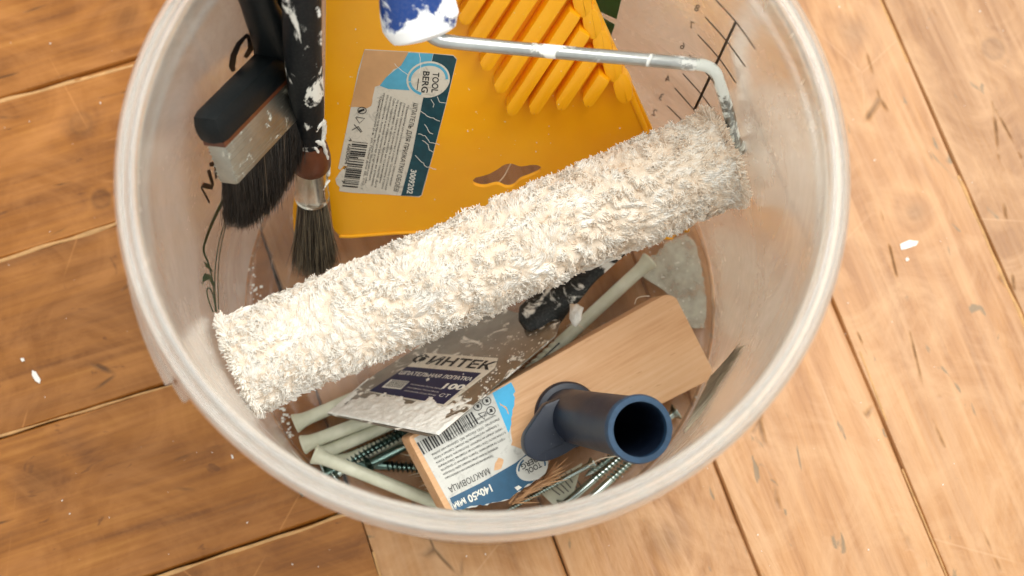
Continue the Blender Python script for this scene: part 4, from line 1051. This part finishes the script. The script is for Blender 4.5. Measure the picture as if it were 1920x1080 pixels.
# ------------------------------------------------------------------ screws
def make_screw(L, r, mat, name='wood_screw', flat=True):
    t = thing(name, (0, 0, 0), 'x', 'screw', 'zinc screws in the bucket')
    mk('head', *lathe_x([(-0.4, 0.2), (-0.4, r*1.9), (0.2, r*2.0), (2.2, r*0.95)], 20), mat, t, smooth='auto', local=True)
    V, Fc = box((-0.2, 0, 0), (0.5, 0, 0), (0, r*1.2, 0), (0, 0, r*0.22)); V2, F2 = box((-0.2, 0, 0), (0.5, 0, 0), (0, r*0.22, 0), (0, 0, r*1.2))
    A = Acc(); A.add((V, Fc)); A.add((V2, F2)); mk('cross_recess', A.V, A.F, M_ink, t, local=True)
    mk('shank', *lathe_x([(2, r*0.95), (L*0.38, r*0.85), (L*0.40, r*0.7), (L-4, r*0.65), (L, 0.1)], 16), mat, t, smooth='auto', local=True)
    n_ = 14; pitch = r*0.95; x0 = L*0.36; turns = int((L - 2 - x0)/pitch); V = []; Fc = []
    for i in range(turns*n_ + 1):
        a = 2*math.pi*i/n_; x = x0 + pitch*i/n_; k = min(1, (L - x)/5 + 0.1)
        for dx, rr in ((-pitch*0.30, r*0.66), (0, r*1.18), (pitch*0.30, r*0.66)): V.append((x + dx, rr*k*math.cos(a), rr*k*math.sin(a)))
        if i: Fc += [(i*3-3, i*3, i*3+1, i*3-2), (i*3-2, i*3+1, i*3+2, i*3-1)]
    mk('thread', V, Fc, mat, t, smooth='auto', local=True)
    return t
scd = make_screw(62, 2.4, M_zincd); scz = make_screw(55, 2.2, M_zinc); scn = make_screw(48, 1.5, M_zinc)
def screws(proto, lst):
    for i, (a, b, lab) in enumerate(lst):
        o = proto if i == 0 else dup(proto, lab); o['label'] = lab; put(o, at(*a), at(*b))
screws(scd, [((560, 915, 6), (745, 818, 9), 'dark zinc screw lying along the lowest wall plug, its thread under the knife'),
             ((690, 872, 8), (775, 828, 12), 'dark zinc screw parallel to its neighbour and nearest the wooden block'),
             ((640, 868, 4), (835, 880, 6), 'dark screw lying level between crossing wall plug and wooden block')])
screws(scz, [((604, 876, 6), (700, 835, 6), 'bright screw whose head shows under the head of the crossing wall plug'),
             ((626, 893, 5), (760, 800, 4), 'bright screw beside the rim, just below the crossing wall plug'),
             ((1054, 950, 18), (1172, 850, 20), 'bright thick-threaded screw beneath the navy tube handle'),
             ((1088, 952, 26), (1200, 850, 24), 'bright screw with smooth shank beside the thick-threaded one near the rim'),
             ((1268, 772, 12), (1200, 820, 10), 'screw whose head shows right of the open tube end')])
screws(scn, [((1112, 868, 24), (1000, 930, 24), 'thin screw with round head along the lower edge of the wooden block')])
# white plastic tile wedge with cross grooves, near rim below the block
TP = Plane((1005, 905, 14), (1080, 880, 16), (1060, 945, 14))
tw = thing('tile_wedge', TP.p(1045, 915, -3), 'small white plastic tile wedge with dark cross grooves under the block brush', 'tile wedge')
mk('body', *slab([TP.p(*p) for p in [(1004, 915), (1092, 868), (1066, 950), (1040, 950)]], TP.n, 3.5), M_plug, tw, bevel=0.4)
for i in range(6):
    a = np.array([1020 + i*10, 906 - i*5.0]); b = a + np.array([30 - i*2, 22 + i*2.0])
    mk('groove', *pline(TP, [a, b], 2.0, 0.25), M_inkg, tw)
mk('spine', *slab([TP.p(*p, 0.8) for p in [(1084, 872), (1092, 868), (1074, 930), (1066, 930)]], TP.n, 1.0), M_plug, tw)
# wood splinter and fibres along the lower edge of the block
spt = thing('wood_splinter', at(985, 930, 20), 'frayed light wood splinter along the lower edge of the block brush', 'splinter')
m_ = 60; q = rng.random(m_)
a_ = np.array([at(955 + 70*t + rng.normal(0, 3), 945 - 50*t + rng.normal(0, 3), 30 + 6*rng.random()) for t in q])
strands('fibre', a_, np.tile(at(1030, 885, 30) - at(955, 940, 30), (m_, 1)) + rng.normal(0, 5, (m_, 3)), 6 + 9*rng.random(m_), 0.3 + 0.5*rng.random(m_), rng.normal(0, 0.15, (m_, 3)), M_beech, spt, 3, 0.3)
# stray threads
def thread(pts, label, r=0.22, mat=None):
    P = [at(*p) for p in pts]; t = thing('loose_thread', P[0], label, 'thread')
    mk('strand', *tube(spline(P, 8), r, 6), mat or M_fluff, t, smooth=True)
thread([(1190, 570, 42), (1194, 560, 45), (1203, 556, 46), (1218, 555, 45)], 'short curled pale thread beside the far corner of the wooden block')
thread([(1104, 872, 30), (1128, 860, 32), (1150, 856, 30), (1180, 850, 30)], 'fine pale thread near the lower edge of the block under the navy handle')
thread([(1062, 612, 28), (1078, 605, 30), (1096, 618, 26)], 'fine pale thread beside the knife handle and lone wall plug')
thread([(932, 345, 66), (945, 330, 70), (958, 306, 74)], 'pale thread crossing the hanging hole of the yellow spatula', 0.3, M_fluff)
# dried primer film on the bottom of the bucket
ft = thing('dried_primer_patch', at(1270, 560, 3.6), 'pale grey-green patch of dried primer on the bucket bottom beside the wooden block', 'dried primer')
fp = jitter([(1196, 508), (1222, 478), (1262, 448), (1286, 440), (1302, 452), (1314, 490), (1322, 540), (1324, 590), (1322, 615), (1292, 612), (1272, 580), (1258, 560), (1246, 545), (1222, 530)], 1.6, 8)
mk('film', *slab([at(x, y, 4.5) for x, y in fp], (0, 0, 1), 0.5), M_film, ft)
A = Acc()
for i in range(60):
    x, y = rs.uniform(1210, 1320), rs.uniform(450, 600); s_ = rs.uniform(0.4, 1.6)
    A.add((([at(x-s_, y, 4.6), at(x, y-s_, 4.8), at(x+s_*1.5, y, 4.6), at(x, y+s_, 4.7)]), [(0, 1, 2, 3)]))
mk('speck', A.V, A.F, M_plaster, ft, kind='stuff')
# crumbs of dried plaster on the bucket bottom
ct = thing('plaster_crumbs', at(480, 560, 3.5), 'scattered tiny crumbs of dried plaster on the bucket bottom', 'crumbs'); ct['kind'] = 'stuff'
A = Acc()
for i in range(150):
    if i % 3: t = rs.random(); x, y = 472 + 75*t**1.6 + rs.gauss(0, 4), 480 + 340*t + rs.gauss(0, 6)
    else: x, y = rs.uniform(480, 1320), rs.uniform(440, 900)
    s_ = rs.uniform(0.2, 0.7); c_ = at(x, y, 3.4 + s_)
    A.add(box(c_, (s_, 0.1, 0), (0, s_*0.8, 0.1), (0, 0, s_*0.6)))
mk('crumb', A.V, A.F, M_plaster, ct, kind='stuff')

# dust and tiny grit on the boards round the bucket
gt = thing('floor_grit', at(1700, 700, 0.3), 'fine pale dust and grit scattered over the floorboards', 'grit'); gt['kind'] = 'stuff'
A = Acc()
while len(A.V) < 8*120:
    x, y = rs.uniform(0, 1920), rs.uniform(0, 1080); c_ = at(x, y, 0.5)
    if math.hypot(c_[0], c_[1]) < 124: continue
    s_ = rs.choice([0.08, 0.1, 0.14, 0.18, 0.28]); a_ = rs.uniform(0, 3.1)
    A.add(box(c_, (s_*math.cos(a_)*1.5, s_*math.sin(a_)*1.5, 0), (-s_*math.sin(a_)*0.7, s_*math.cos(a_)*0.7, 0), (0, 0, s_*0.5)))
mk('grain', A.V, A.F, M_chip, gt, kind='stuff')
# dried specks on the spatula
A = Acc()
for i in range(46):
    x, y = rs.uniform(625, 1180), rs.uniform(8, 425)
    if 625 < x < 865 and 85 < y < 372: continue
    s_ = rs.uniform(0.4, 1.6); A.add(ppoly(YP, [(x + s_*math.cos(t_)*(1 + 0.5*rs.random()), y + s_*math.sin(t_)*(1 + 0.5*rs.random())) for t_ in (0, 1.2, 2.5, 3.8, 5)], 0.12))
mk('paint_speck', A.V, A.F, M_chip, ys, kind='stuff')
